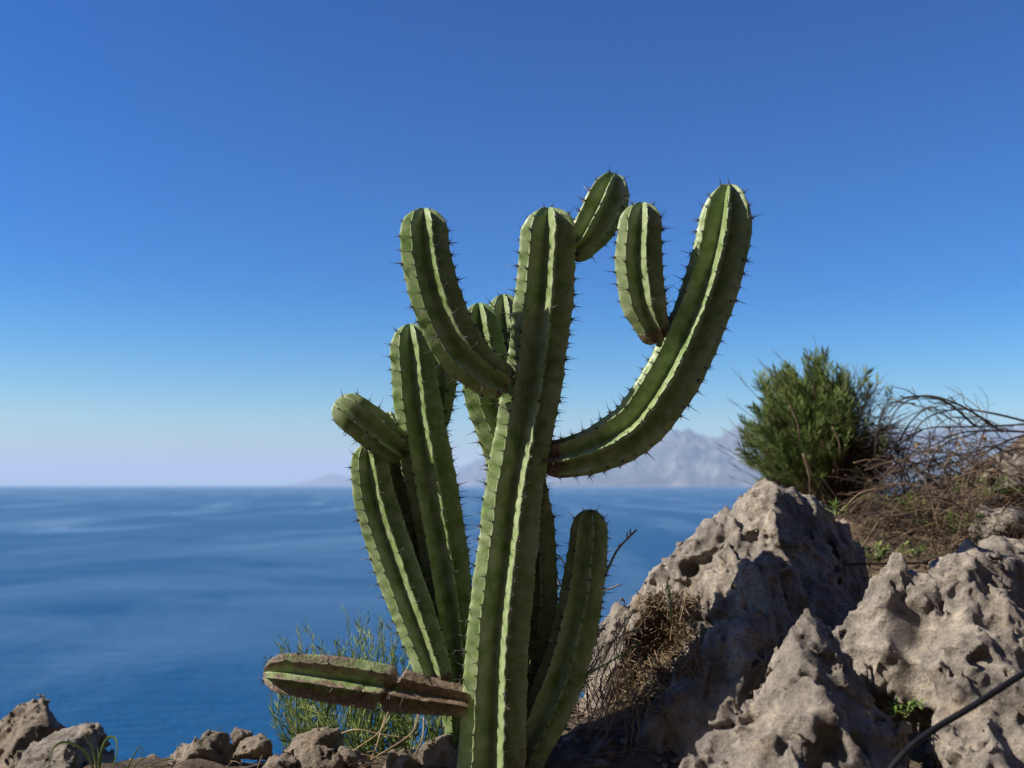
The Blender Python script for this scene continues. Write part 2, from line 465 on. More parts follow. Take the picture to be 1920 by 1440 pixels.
# ------------------------------------------------------------------ rocks: signed distance field -> surface nets
def hull_planes(pts):
    bm = bmesh.new()
    for p in pts:
        bm.verts.new(p)
    r = bmesh.ops.convex_hull(bm, input=bm.verts)
    bm.normal_update()
    c = sum((Vector(p) for p in pts), Vector()) / len(pts)
    pl = []
    for f in bm.faces:
        n, p = f.normal.copy(), f.verts[0].co.copy()
        if n.length < 0.5:
            continue
        if n.dot(c - p) > 0:
            n = -n
        pl.append((n.x, n.y, n.z, n.dot(p)))
    bm.free()
    return pl
def smax(a, b, k):
    h = np.maximum(k - np.abs(a - b), 0) / k
    return np.maximum(a, b) + h * h * k * 0.25
def smin(a, b, k):
    return -smax(-a, -b, k)
def surface_nets(S, org, h):
    neg = S < 0
    c = neg[:-1, :-1, :-1].astype(np.int8)
    cnt = sum(neg[dx:S.shape[0] - 1 + dx, dy:S.shape[1] - 1 + dy, dz:S.shape[2] - 1 + dz].astype(np.int8) for dx in (0, 1) for dy in (0, 1) for dz in (0, 1))
    act = (cnt > 0) & (cnt < 8)
    ids = np.argwhere(act)
    lut = -np.ones(act.shape, dtype=np.int32)
    lut[act] = np.arange(len(ids))
    acc = np.zeros((len(ids), 3), np.float32); n = np.zeros(len(ids), np.float32)
    cor = [(x, y, z) for x in (0, 1) for y in (0, 1) for z in (0, 1)]
    for a in cor:
        for ax in range(3):
            if a[ax]: continue
            b = list(a); b[ax] = 1
            va = S[ids[:, 0] + a[0], ids[:, 1] + a[1], ids[:, 2] + a[2]]
            vb = S[ids[:, 0] + b[0], ids[:, 1] + b[1], ids[:, 2] + b[2]]
            cr = (va < 0) != (vb < 0)
            t = np.where(cr, va / np.where(cr, va - vb, 1), 0)
            p = np.tile(np.array(a, np.float32), (len(ids), 1)); p[:, ax] = t
            acc[cr] += p[cr]; n[cr] += 1
    V = (ids + acc / n[:, None]) * h + np.array(org)
    quads = []
    for ax in range(3):
        sl0 = [slice(None)] * 3; sl1 = [slice(None)] * 3
        sl0[ax] = slice(0, -1); sl1[ax] = slice(1, None)
        a, b = neg[tuple(sl0)], neg[tuple(sl1)]
        e = np.argwhere(a != b)
        o1, o2 = (ax + 1) % 3, (ax + 2) % 3
        ok = (e[:, o1] > 0) & (e[:, o2] > 0) & (e[:, o1] < S.shape[o1] - 1) & (e[:, o2] < S.shape[o2] - 1)
        e = e[ok]
        flip = a[e[:, 0], e[:, 1], e[:, 2]]
        def cell(d1, d2):
            k = e.copy(); k[:, o1] += d1; k[:, o2] += d2
            return lut[k[:, 0], k[:, 1], k[:, 2]]
        q = np.stack([cell(-1, -1), cell(0, -1), cell(0, 0), cell(-1, 0)], 1)
        q[~flip] = q[~flip][:, ::-1]
        quads.append(q)
    return V, np.concatenate(quads)
def rock(name, label, lumps, h, mat, pits=(), amp=(0.05, 0.02, 0.006), freq=(7, 20, 60), rpits=0, blend=0.03, seed=1, cat='rock', group=None, stretch=(1, 1, 1), round_k=0.004, flute=0.0, cracks=0):
    pts = np.array([list(p) for l in lumps for p in l])
    A = amp[0] + amp[1] + flute + 0.02
    lo, hi = pts.min(0) - A, pts.max(0) + A
    n = np.ceil((hi - lo) / h).astype(int) + 1
    ax = [lo[i] + h * np.arange(n[i]) for i in range(3)]
    S = None
    for l in lumps:
        s = None
        for (a, b, c, d) in hull_planes(l):
            v = (a * ax[0][:, None, None] + b * ax[1][None, :, None] + c * ax[2][None, None, :] - d).astype(np.float32)
            s = v if s is None else smax(s, v, round_k)
        S = s if S is None else smin(S, s, blend)
    band = np.abs(S) < A * 1.15
    ids = np.argwhere(band)
    p = ids * h + lo
    st = np.array(stretch)
    wv = np.stack([noise(p * 4, seed + 50), noise(p * 4, seed + 51), noise(p * 4, seed + 52)], 1) * 0.05
    pw = (p + wv) * st
    o = amp[0] * (0.5 - np.abs(noise(pw * freq[0], seed)) * 1.6)
    o += amp[1] * (0.4 - np.abs(noise(pw * freq[1], seed + 1)) * 1.5)
    o += amp[2] * (0.4 - np.abs(noise(pw * freq[2] * .8, seed + 2)) * 1.8) * 1.3 + amp[2] * .6 * noise(p * freq[2] * 1.9, seed + 4)
    o += flute * (0.35 - np.abs(noise((p + wv) * np.array([16, 16, 4.5]), seed + 6)) * 1.8)
    S[band] -= o.astype(np.float32)
    rk = np.random.default_rng(seed + 900)
    ctr_ = pts.mean(0)
    for k_ in range(cracks):
        nv = rk.normal(size=3) * np.array([1, .8, .55]); nv /= np.linalg.norm(nv)
        c_ = ctr_ + rk.normal(size=3) * (hi - lo) * np.array([.24, .2, .2])
        pd = (p - c_) @ nv
        near = np.where(np.abs(pd) < 0.075)[0]
        if len(near) < 10: continue
        pn = p[near]
        ds = pd[near] + noise(pn * 5, seed + 200 + k_) * .05 + noise(pn * 19, seed + 230 + k_) * .012
        fade = np.clip(noise(pn * 2.5, seed + 260 + k_) * 2.5 + .4, 0, 1)
        ii = ids[near]
        S[ii[:, 0], ii[:, 1], ii[:, 2]] += (0.018 * fade * np.clip(1 - np.abs(ds) / 0.008, 0, 1)).astype(np.float32)
    allp = [(Vector(c), r, sq) for c, r, sq in pits]
    if rpits:
        surf = np.argwhere(np.abs(S) < h * 0.6) * h + lo
        pick = surf[rng.integers(0, len(surf), rpits)]
        for c in pick:
            allp.append((Vector(c), float(rng.choice([0.006, 0.009, 0.013, 0.02], p=[.4, .3, .2, .1])), float(rng.uniform(.6, 1.7))))
    for c, r, sq in allp:
        c = np.array(c)
        i0 = np.maximum(((c - r * 1.6 - lo) / h).astype(int), 0); i1 = np.minimum(((c + r * 1.6 - lo) / h).astype(int) + 2, n)
        if (i1 <= i0).any(): continue
        sub = S[i0[0]:i1[0], i0[1]:i1[1], i0[2]:i1[2]]
        dx = ax[0][i0[0]:i1[0]] - c[0]; dy = ax[1][i0[1]:i1[1]] - c[1]; dz = ax[2][i0[2]:i1[2]] - c[2]
        gx_, gy_, gz_ = np.meshgrid(dx, dy, dz, indexing='ij')
        gp = np.stack([gx_.ravel(), gy_.ravel(), gz_.ravel()], 1)
        wn_ = noise(gp * (0.9 / r) + c * 7.3, seed + 70).reshape(gx_.shape)
        d = r * (1 + 0.55 * wn_) - np.sqrt(gx_ ** 2 + gy_ ** 2 + (gz_ * sq) ** 2)
        S[i0[0]:i1[0], i0[1]:i1[1], i0[2]:i1[2]] = smax(sub, d.astype(np.float32), r * 0.35)
    V, Q = surface_nets(S, lo, h)
    base = Vector((pts[:, 0].mean(), pts[:, 1].mean(), pts[:, 2].min()))
    o = mesh_obj(name, V, Q, mat, loc=base)
    tag(o, label, cat, group)
    return o, V

def PP(*t, dd=0.0):
    return [P(a[0], a[1], a[2] + dd) for a in t]
def pits_at(lst, dd=0.0):
    return [(P(x, y, d + dd), r * d / F, sq) for (x, y, d, r, sq) in lst]
# big pitted rock with its dark right face
lumpsA = [
    PP((1452, 905, 2.38), (1432, 1135, 2.13), (1375, 985, 2.33), (1300, 1005, 2.42), (1180, 1120, 2.38), (1122, 1175, 2.38), (1095, 1260, 2.36), (1075, 1390, 2.3), (1150, 1420, 2.24), (1330, 1330, 2.12), (1500, 920, 2.52), (1575, 985, 2.6), (1640, 1090, 2.62),
       (1560, 1250, 2.25), (1640, 1300, 2.4), (1450, 940, 2.75), (1250, 1250, 2.8), (1680, 1200, 2.85), (1200, 1500, 2.35), (1650, 1450, 2.4), (1650, 1450, 2.8), (1250, 1450, 2.8), dd=.05),
    PP((1425, 1135, 2.12), (1370, 1170, 2.1), (1300, 1290, 2.06), (1215, 1395, 2.1), (1200, 1470, 2.12), (1380, 1290, 2.0), (1480, 1330, 2.05), (1500, 1180, 2.15), (1400, 1480, 1.98), (1520, 1480, 2.1), (1250, 1300, 2.3), (1500, 1300, 2.4), (1300, 1500, 2.3), dd=.02),
]
pitsA = pits_at([(1402, 972, 2.31, 20, 1), (1478, 992, 2.28, 18, 1), (1345, 1030, 2.31, 15, .8), (1330, 1048, 2.31, 17, .8), (1355, 1012, 2.33, 9, 1), (1300, 1068, 2.33, 20, 1), (1272, 1046, 2.36, 10, 1),
                (1350, 1062, 2.28, 13, 1), (1395, 1055, 2.24, 12, 1), (1385, 1100, 2.22, 14, 1), (1350, 1155, 2.17, 16, 1.3), (1290, 1100, 2.3, 18, 1.3), (1240, 1200, 2.28, 60, 1), (1210, 1270, 2.22, 50, 1), (1310, 1360, 2.06, 12, 1), (1290, 1330, 2.08, 9, 1)], .04)
rockA, VA = rock('limestone_rock', 'tall pitted grey limestone peak with dark right face, below the green bush', lumpsA, 0.0053, M['rock'], pitsA, amp=(0.036, 0.019, 0.009), freq=(5.5, 15, 50), flute=.017, cracks=8, rpits=10, seed=5, stretch=(1, 1, .75))
# near rock with the hollows
lumpsB = [
    PP((1514, 1165, 1.87), (1470, 1220, 1.86), (1380, 1320, 1.83), (1290, 1450, 1.80), (1290, 1600, 1.78), (1533, 1290, 1.75), (1500, 1420, 1.66), (1480, 1600, 1.6), (1690, 1345, 1.84), (1660, 1450, 1.72), (1700, 1600, 1.7), (1560, 1230, 2.0), (1440, 1330, 2.05), (1350, 1600, 2.05), (1690, 1600, 2.0), dd=-.18),
    PP((1690, 1068, 2.08), (1650, 1110, 2.06), (1590, 1190, 2.02), (1560, 1205, 2.04), (1640, 1240, 1.94), (1740, 1130, 1.98), (1720, 1240, 1.93), (1600, 1300, 2.05), (1760, 1300, 1.95), (1700, 1150, 2.25), (1600, 1300, 2.25), (1760, 1400, 2.2), (1780, 1100, 2.2), dd=-.18),
    PP((1812, 1018, 2.16), (1880, 1050, 2.18), (1745, 1080, 2.10), (1740, 1150, 2.0), (1905, 1130, 2.02), (1890, 1210, 1.94), (1800, 1240, 1.88), (1760, 1310, 1.88), (1790, 1480, 1.76), (1890, 1480, 1.70), (1980, 1350, 1.85), (1980, 1600, 1.75), (1760, 1600, 1.76), (1820, 1060, 2.4), (2000, 1200, 2.3), (1980, 1600, 2.3), (1780, 1500, 2.2), dd=-.18),
]
pitsB = pits_at([(1630, 1175, 1.97, 22, .8), (1655, 1225, 1.93, 20, 1), (1810, 1140, 1.945, 32, .9), (1735, 1150, 1.95, 58, .85), (1700, 1290, 1.90, 62, .9), (1870, 1308, 1.80, 15, 1), (1785, 1330, 1.83, 34, 1.5), (1830, 1370, 1.79, 16, 1), (1850, 1100, 2.05, 22, .7), (1845, 1235, 1.88, 24, 1),
                (1775, 1080, 2.06, 12, 1), (1680, 1130, 2.0, 12, 1), (1560, 1400, 1.70, 26, .6), (1620, 1390, 1.74, 30, .6), (1480, 1400, 1.70, 22, .8), (1530, 1440, 1.68, 40, 1)], -.18)
rockB, VB = rock('limestone_rock', 'jagged limestone outcrop with round hollows beside the black hose', lumpsB, 0.0052, M['rock'], pitsB, amp=(0.036, 0.019, 0.009), freq=(6, 16, 50), flute=.017, cracks=8, rpits=10, seed=12, stretch=(1, 1, .8))

def boulder(name, label, c, size, h=0.006, mat='rock_warm', seed=0, rot=0.0, group=None):
    m_ = min(size)
    amp = (m_ * .42, m_ * .26, m_ * .10)
    r = np.random.default_rng(100 + seed)
    pts = []
    for k in range(16):
        v = r.normal(size=3); v /= np.linalg.norm(v)
        v *= np.array(size) * r.uniform(0.85, 1.08)
        ca, sa = math.cos(rot), math.sin(rot)
        v = np.array([v[0] * ca - v[2] * sa, v[1], v[0] * sa + v[2] * ca])
        pts.append(Vector(c) + Vector(v))
    return rock(name, label, [pts], h, M[mat], amp=amp, freq=(.45 / m_, 1.3 / m_, 3.5 / m_), seed=seed + 20, rpits=14 if m_ > .05 else 0, group=group, round_k=m_ * .15)
lumpsC = [PP((80, 1312, 2.75), (45, 1330, 2.72), (-20, 1385, 2.7), (85, 1335, 2.66), (118, 1370, 2.7), (125, 1440, 2.7), (-60, 1440, 2.68), (-60, 1520, 2.6), (130, 1520, 2.6), (60, 1330, 2.85), (-50, 1400, 2.95), (130, 1500, 2.95))]
rock('shore_rock', 'dark upright rock with a hooked top edge overlooking the sea', lumpsC, 0.006, M['rock_warm'], amp=(0.03, 0.015, 0.005), freq=(8, 26, 70), seed=31, rpits=30)
lumpsD = [PP((178, 1362, 2.3), (120, 1375, 2.28), (60, 1405, 2.25), (25, 1450, 2.22), (200, 1395, 2.32), (212, 1450, 2.3), (120, 1400, 2.18), (20, 1540, 2.15), (215, 1540, 2.2), (130, 1540, 2.1), (170, 1380, 2.42), (40, 1450, 2.42), (200, 1540, 2.42))]
rock('boulder', 'rounded grey boulder with curled grass blades in front of it', lumpsD, 0.005, M['rock'], amp=(0.018, 0.014, 0.005), freq=(9, 28, 80), seed=33, rpits=20)
bl = [
    ('long low tan stone lying left of the paired reddish stones', (385, 1415, 2.16), (.066, .05, .034), 1, .12),
    ('small reddish upright stone leaning on a bigger reddish stone', (452, 1386, 2.20), (.022, .022, .026), 2, 0),
    ('squat reddish stone beside the long low tan stone', (482, 1402, 2.14), (.042, .035, .026), 3, .35),
    ('pale tan stone with flat sloping top under the broken branch', (590, 1402, 2.16), (.055, .045, .032), 4, .3),
    ('rough brown stone in front of the pale sloping stone', (590, 1432, 2.08), (.05, .035, .027), 5, -.1),
    ('small angular tan stone at the foot of the brown stone', (520, 1440, 2.06), (.035, .03, .024), 6, .5),
    ('small knobbly tan stone left of the cactus foot', (752, 1436, 2.06), (.034, .03, .026), 7, .2),
    ('pitted tan stone touching the left of the cactus trunk', (822, 1428, 2.05), (.046, .04, .038), 8, .55),
    ('dark grey stone right of the cactus foot in shade', (1075, 1425, 2.16), (.045, .04, .032), 9, .2),
    ('dark wedge of stone between the cactus and the pitted limestone peak', (1130, 1425, 2.12), (.034, .035, .038), 10, -.5),
    ('low brown stone among twigs below the horizontal branch', (668, 1436, 2.14), (.045, .04, .025), 11, -.4),
    ('half buried brown stone right of the shaded grey stone', (1205, 1450, 2.06), (.06, .04, .025), 12, 0.1),
]
for lab, (x, y, d), s, sd_, ro in bl:
    boulder('stone', lab, P(x, y, d), tuple(q * 1.2 for q in s), 0.004, 'rock_warm' if sd_ not in (9, 10) else 'rock', sd_, ro, 'loose stones around the cactus')
boulder('boulder', 'weathered grey boulder on the slope right of the bramble', P(1925, 905, 3.3), (.14, .12, .12), 0.008, 'rock', 41, 0.3)
boulder('boulder', 'dark flat boulder behind the peak of the jagged outcrop', P(1880, 1050, 2.55), (.13, .10, .06), 0.007, 'rock', 42, -0.1)
boulder('boulder', 'pale buried boulder among straw below the bramble', P(1880, 985, 3.05), (.11, .09, .075), 0.008, 'rock', 43, 0.1)
boulder('stone', 'small grey stone caught in the bramble stems', P(1850, 893, 3.3), (.035, .035, .022), 0.005, 'rock', 44, 0.5)

# ------------------------------------------------------------------ tubes, leaves
class Acc:
    def __init__(s):
        s.V, s.F, s.n = [], [], 0
    def tube(s, pts, r0, r1=None, sides=5, cap=True):
        r1 = r0 if r1 is None else r1
        pts = [Vector(p) for p in pts]
        m = len(pts)
        ref = Vector((0.31, 0.77, 0.55))
        for i, p in enumerate(pts):
            t = (pts[min(i + 1, m - 1)] - pts[max(i - 1, 0)])
            if t.length < 1e-9: t = Vector((0, 0, 1))
            t.normalize()
            a = t.cross(ref)
            if a.length < 0.05: a = t.cross(Vector((1, 0, 0)))
            a.normalize(); b = t.cross(a)
            r = r0 + (r1 - r0) * i / max(m - 1, 1)
            for k in range(sides):
                an = 2 * math.pi * k / sides
                s.V.append(p + a * (r * math.cos(an)) + b * (r * math.sin(an)))
        for i in range(m - 1):
            for k in range(sides):
                k2 = (k + 1) % sides
                s.F.append((s.n + i * sides + k, s.n + i * sides + k2, s.n + (i + 1) * sides + k2, s.n + (i + 1) * sides + k))
        if cap:
            s.F.append(tuple(s.n + k for k in range(sides))[::-1])
            s.F.append(tuple(s.n + (m - 1) * sides + k for k in range(sides)))
        s.n += m * sides
    def leaf(s, p, d, up, L, w, bend=0.2):
        d = d.normalized(); side = d.cross(up)
        if side.length < 1e-4: side = d.cross(Vector((1, 0, 0)))
        side.normalize(); nrm = side.cross(d)
        a = p + d * (L * 0.45) + nrm * (L * bend * 0.35)
        t = p + d * L - nrm * (L * bend * 0.3)
        s.V += [p, a + side * w * 0.5, t, a - side * w * 0.5]
        s.F += [(s.n, s.n + 1, s.n + 2), (s.n, s.n + 2, s.n + 3)]
        s.n += 4
    def blade(s, pts, w):
        pts = [Vector(p) for p in pts]
        m = len(pts)
        for i, p in enumerate(pts):
            t = pts[min(i + 1, m - 1)] - pts[max(i - 1, 0)]
            side = t.cross(Vector((0.2, 1, 0.1))); side.normalize()
            ww = w * (1 - (i / (m - 1)) ** 2 * 0.9) * 0.5
            s.V += [p - side * ww, p + Vector((0, -ww * .5, 0)), p + side * ww]
        for i in range(m - 1):
            a = s.n + i * 3
            s.F += [(a, a + 1, a + 4, a + 3), (a + 1, a + 2, a + 5, a + 4)]
        s.n += m * 3
    def build(s, name, mat, parent=None, loc=None, smooth=True):
        return mesh_obj(name, [tuple(v) for v in s.V], s.F, mat, parent, smooth, loc)
def crom(pts, n):
    pts = [Vector(p) for p in pts]
    out = []
    q = [pts[0] * 2 - pts[1]] + pts + [pts[-1] * 2 - pts[-2]]
    for i in range(1, len(q) - 2):
        for k in range(n):
            t = k / n
            a, b, c, d = q[i - 1], q[i], q[i + 1], q[i + 2]
            out.append(0.5 * ((2 * b) + (c - a) * t + (2 * a - 5 * b + 4 * c - d) * t * t + (3 * b - a - 3 * c + d) * t ** 3))
    out.append(pts[-1])
    return out
def rv():
    v = Vector(rng.normal(size=3)); v.normalize(); return v

# ------------------------------------------------------------------ cactus
CACTUS = empty('cactus', P(925, 1462, 2.0))
tag(CACTUS, 'tall green ribbed columnar cactus with many spiny arms', 'cactus')
NR = 7
VS = [0, .07, .15, .26, .42, .62, .82]
prof_v = []
for k in range(NR):
    for v in [-x for x in VS[:0:-1]] + VS:
        prof_v.append((k, v))
    prof_v.append((k, 1.0))
def spine_variants():
    out = []
    for k in range(6):
        r = random.Random(k)
        a = Acc()
        nrad = r.choice([4, 5, 5, 6])
        for j in range(nrad):
            an = 2 * math.pi * (j + r.uniform(-.25, .25)) / nrad
            el = r.uniform(0.35, 0.75)
            d = Vector((math.cos(an) * math.cos(el), math.sin(an) * math.cos(el), math.sin(el)))
            L = r.uniform(.006, .011)
            a.tube([Vector((0, 0, -.001)), d * L * .5, d * L], .00055, .0001, 4)
        d = Vector((r.uniform(-.35, .35), r.uniform(-.2, .5), 1)).normalized()
        L = r.uniform(.018, .028) if k % 3 else r.uniform(.011, .016)
        a.tube([Vector((0, 0, -.001)), d * L * .5, d * L], .0009, .0001, 5)
        a.tube([Vector((0, 0, -.0015)), Vector((0, 0, .0008)), Vector((0, 0, .0018))], .0021, .0009, 6)
        o = a.build('spine_cluster', M['spine'])
        out.append(o.data)
        bpy.data.objects.remove(o)
    return out
SPV = spine_variants()
SPV_np = [(np.array([v.co[:] for v in m.vertices]), [tuple(p.vertices) for p in m.polygons]) for m in SPV]
areoles = []                                  # (score, stem object, matrix, variant)

def stem(name, pts, phase=14.0, cork_fn=None, label=None, seed=0, spines=True, joint=True, prio=1.0, pitch=0.0265, scar=0.0):
    r_ = np.random.default_rng(seed + 500)
    C = [P(x, y, d) for x, y, d, w in pts]
    Wd = [w * 0.5 * d / F for x, y, d, w in pts]
    fine = crom(C, 24)
    fine = np.array([list(v) for v in fine])
    seg = np.linalg.norm(np.diff(fine, axis=0), axis=1)
    s = np.concatenate([[0], np.cumsum(seg)])
    knots = s[::24]
    L = s[-1]
    sk = knots[-2]                              # dome starts here
    body = np.arange(0, sk, 0.0042)
    if joint:
        j = knots[1]
        body = np.concatenate([j * (1 - np.cos(np.linspace(0, math.pi / 2, 9)[:-1])), body[body >= j]])
    k = np.sin(np.linspace(0, math.pi / 2, 18))
    rows = np.concatenate([body[body < sk - 1e-4], sk + (L - sk) * k])
    def rad(x):
        # smooth cosine interpolation of the measured widths
        i = np.clip(np.searchsorted(knots, x, side='right') - 1, 0, len(knots) - 2)
        t = (x - knots[i]) / (knots[i + 1] - knots[i])
        w = np.array(Wd)
        a, b = w[i], w[i + 1]
        tt = t * t * (3 - 2 * t) * 0.5 + t * 0.5
        if joint:
            tt = np.where(i == 0, np.sqrt(np.clip(1 - (1 - t) ** 2, 0, 1)), tt)
        out = a + (b - a) * tt
        return np.where(x >= sk, w[-2] * np.sqrt(np.clip(1 - ((x - sk) / (L - sk)) ** 2, 0, 1)) ** 0.92, out)
    R = rad(rows)
    ctr = np.stack([np.interp(rows, s, fine[:, i]) for i in range(3)], 1)
    e = 0.006
    T = np.stack([np.interp(np.minimum(rows + e, L), s, fine[:, i]) - np.interp(np.maximum(rows - e, 0), s, fine[:, i]) for i in range(3)], 1)
    T /= np.linalg.norm(T, axis=1)[:, None]
    toc = np.array(CAM)[None, :] - ctr; toc[:, 2] = 0
    f = toc - (toc * T).sum(1)[:, None] * T
    f /= np.linalg.norm(f, axis=1)[:, None]
    sd_ = np.cross(T, f)
    a_ = math.pi / NR
    rin = 0.34
    ph0 = math.radians(phase)
    kk = np.array([p[0] for p in prof_v]); vv = np.array([p[1] for p in prof_v])
    phi = np.abs(vv) * a_
    rl = rin * math.sin(a_) / (np.sin(phi) + rin * np.sin(a_ - phi))
    cap = 0.87
    rl = smin(rl, np.full_like(rl, cap), 0.10) / (cap - 0.02)
    rl = rl + 0.02 * np.sin(np.pi * np.clip(np.abs(vv), 0, 1)) ** 2
    theta0 = ph0 + kk * 2 * a_ + vv * a_
    ribw = np.clip(1 - np.abs(vv), 0, 1)
    twist = np.cumsum(r_.normal(size=len(rows))) * 0.0
    wob = 0.05 * np.sin(rows[:, None] * (9 + seed % 3) + kk[None, :] * 2.1 + seed)
    ph_r = (kk * 0.5) % 1.0
    und = np.cos(2 * math.pi * (rows[:, None] / pitch - ph_r[None, :]))
    p4 = np.stack([np.repeat(rows[:, None], len(kk), 1).ravel() * 16, np.repeat((kk + seed * 7)[None, :], len(rows), 0).ravel() * 3.7, np.repeat(vv[None, :], len(rows), 0).ravel() * 0.9], 1)
    lump = noise(p4, seed).reshape(len(rows), -1)
    p5 = p4.copy(); p5[:, 0] *= 3.1
    lump2 = noise(p5, seed + 3).reshape(len(rows), -1)
    rr = R[:, None] * rl[None, :] * (1 + ribw[None, :] ** 1.5 * 0.011 * und + 0.034 * lump + 0.014 * lump2)
    th = theta0[None, :] + wob * 0.6 + 0.05 * ribw[None, :] * lump2 + 0.006 * und * ribw[None, :]
    X = ctr[:, None, :] + rr[..., None] * (np.cos(th)[..., None] * f[:, None, :] + np.sin(th)[..., None] * sd_[:, None, :])
    nr, nc = rr.shape
    V = X.reshape(-1, 3)
    idx = np.arange(nr * nc).reshape(nr, nc)
    Q = np.stack([idx[:-1], np.roll(idx[:-1], -1, 1), np.roll(idx[1:], -1, 1), idx[1:]], -1).reshape(-1, 4).tolist()
    Q.append(idx[0][::-1].tolist())
    ribA = np.repeat(ribw[None, :], nr, 0).ravel()
    cork = np.zeros(nr * nc)
    if cork_fn is not None:
        cork = cork_fn(np.repeat(rows[:, None] / L, nc, 1), th, ribA.reshape(nr, nc)).ravel()
    loc = Vector(C[0])
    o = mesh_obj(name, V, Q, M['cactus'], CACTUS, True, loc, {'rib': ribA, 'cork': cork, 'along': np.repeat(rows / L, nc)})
    if label: o['label'] = label
    if spines:
        for r in range(NR):
            j = kk.tolist().index(r) + len(VS) - 1
            x = pitch * ((r * 0.5) % 1.0) + pitch * (1 if not joint else 1)
            while x < L - 0.003:
                xx = x + r_.normal() * 0.0015
                fi = np.interp(xx, rows, np.arange(nr)); i0 = int(min(fi, nr - 2)); t = fi - i0
                p = X[i0, j] * (1 - t) + X[i0 + 1, j] * t
                c = ctr[i0] * (1 - t) + ctr[i0 + 1] * t
                out = Vector(p - c)
                if xx > sk:
                    out = out.normalized() + Vector(T[i0]) * ((xx - sk) / (L - sk)) * 1.2
                if out.length > 1e-5:
                    out.normalize()
                    tan = Vector(T[i0]); tan = (tan - out * tan.dot(out))
                    if tan.length < 1e-3: tan = out.orthogonal()
                    tan.normalize(); sx = tan.cross(out)
                    sc = r_.uniform(.6, 1.4) * (1.0 if r_.random() > scar + .06 else 0.4)
                    if x > L - 0.05: sc *= 0.85
                    Mx = Matrix((( sx.x * sc, tan.x * sc, out.x * sc, p[0]), (sx.y * sc, tan.y * sc, out.y * sc, p[1]), (sx.z * sc, tan.z * sc, out.z * sc, p[2]), (0, 0, 0, 1)))
                    face = out.dot((CAM - Vector(p)).normalized())
                    areoles.append((prio + (1 if face > -0.45 else -2) + face * 0.1, o, Mx, int(r_.integers(0, 6))))
                x += pitch
    return o

def cork_base(extent, strength=1.0):
    return lambda s, th, rib: strength * np.clip(1.15 - s / extent, 0, 1)
D0 = 2.0
stem('main_stem', [(920, 1500, D0, 128), (926, 1400, D0, 126), (936, 1200, D0, 118), (957, 1000, D0, 112), (969, 900, D0, 111), (1005, 700, D0, 114), (1022, 560, D0, 116), (1029, 445, D0 - .005, 108), (1030, 390, D0 - .005, 0)],
     joint=False, seed=1, prio=5, cork_fn=lambda s, th, rib: np.clip(0.75 - s / 0.28, 0, .6) * np.clip(np.sin(th - .35), 0, 1) * 1.3)
stem('arm', [(1020, 862, D0, 46), (1062, 859, D0 - .01, 76), (1115, 845, D0 - .03, 88), (1165, 820, D0 - .045, 98), (1206, 786, D0 - .055, 104), (1257, 712, D0 - .06, 110), (1301, 620, D0 - .06, 108), (1335, 528, D0 - .06, 107), (1358, 435, D0 - .06, 105), (1368, 346, D0 - .06, 0)],
     phase=4, seed=2, prio=4, label='long right arm sweeping out and up', cork_fn=cork_base(0.085, 1.0))
stem('arm', [(950, 722, D0 - .03, 46), (905, 695, D0 - .055, 84), (862, 652, D0 - .07, 97), (824, 575, D0 - .08, 98), (804, 500, D0 - .08, 97), (796, 440, D0 - .08, 93), (796, 391, D0 - .08, 0)],
     phase=18, seed=3, prio=4, label='upper left arm curving up', cork_fn=cork_base(0.05, .8))
stem('arm', [(1068, 470, D0, 40), (1092, 456, D0 - .01, 62), (1113, 425, D0 - .01, 82), (1134, 385, D0 - .01, 86), (1156, 327, D0 - .01, 0)], phase=-2, seed=4, prio=4, label='short bud like arm near the top', cork_fn=cork_base(0.1, .8))
stem('arm', [(1238, 640, D0 - .06, 22), (1224, 612, D0 - .065, 66), (1208, 565, D0 - .07, 88), (1199, 495, D0 - .07, 91), (1201, 430, D0 - .07, 86), (1206, 380, D0 - .07, 0)], phase=16, seed=5, prio=4, label='small arm growing from the long right arm', cork_fn=cork_base(0.14, 1.0))
stem('stem', [(880, 1425, 2.07, 60), (868, 1320, 2.09, 78), (853, 1180, 2.11, 86), (831, 1020, 2.12, 94), (806, 880, 2.12, 97), (785, 760, 2.12, 92), (774, 665, 2.12, 84), (769, 607, 2.12, 0)], phase=14, seed=6, prio=3)
stem('stem', [(822, 1282, 2.03, 40), (808, 1237, 2.04, 72), (775, 1145, 2.06, 82), (734, 1030, 2.08, 84), (706, 940, 2.09, 80), (696, 885, 2.09, 74), (689, 831, 2.09, 0)], phase=16, seed=7, prio=3.5, cork_fn=cork_base(0.05, .8))
stem('stem', [(960, 1470, 2.02, 60), (992, 1400, 2.03, 84), (1030, 1325, 2.035, 90), (1062, 1245, 2.04, 88), (1083, 1165, 2.04, 84), (1098, 1080, 2.04, 79), (1105, 1005, 2.04, 72), (1106, 955, 2.04, 0)], phase=10, seed=8, prio=4, cork_fn=cork_base(0.14, .9))
stem('stem', [(970, 1330, 2.1, 50), (988, 1230, 2.1, 70), (1000, 1120, 2.095, 90), (990, 980, 2.09, 98), (960, 850, 2.085, 100), (924, 745, 2.08, 104), (905, 650, 2.08, 86), (898, 568, 2.08, 0)], phase=20, seed=9, prio=2)
stem('stem', [(985, 850, 2.12, 60), (970, 760, 2.14, 84), (955, 670, 2.14, 84), (948, 610, 2.14, 76), (944, 552, 2.14, 0)], phase=14, seed=10, prio=2)
stem('stem', [(812, 820, 2.12, 20), (824, 770, 2.14, 48), (829, 710, 2.14, 58), (826, 668, 2.14, 54), (822, 622, 2.14, 0)], phase=20, seed=11, prio=1)
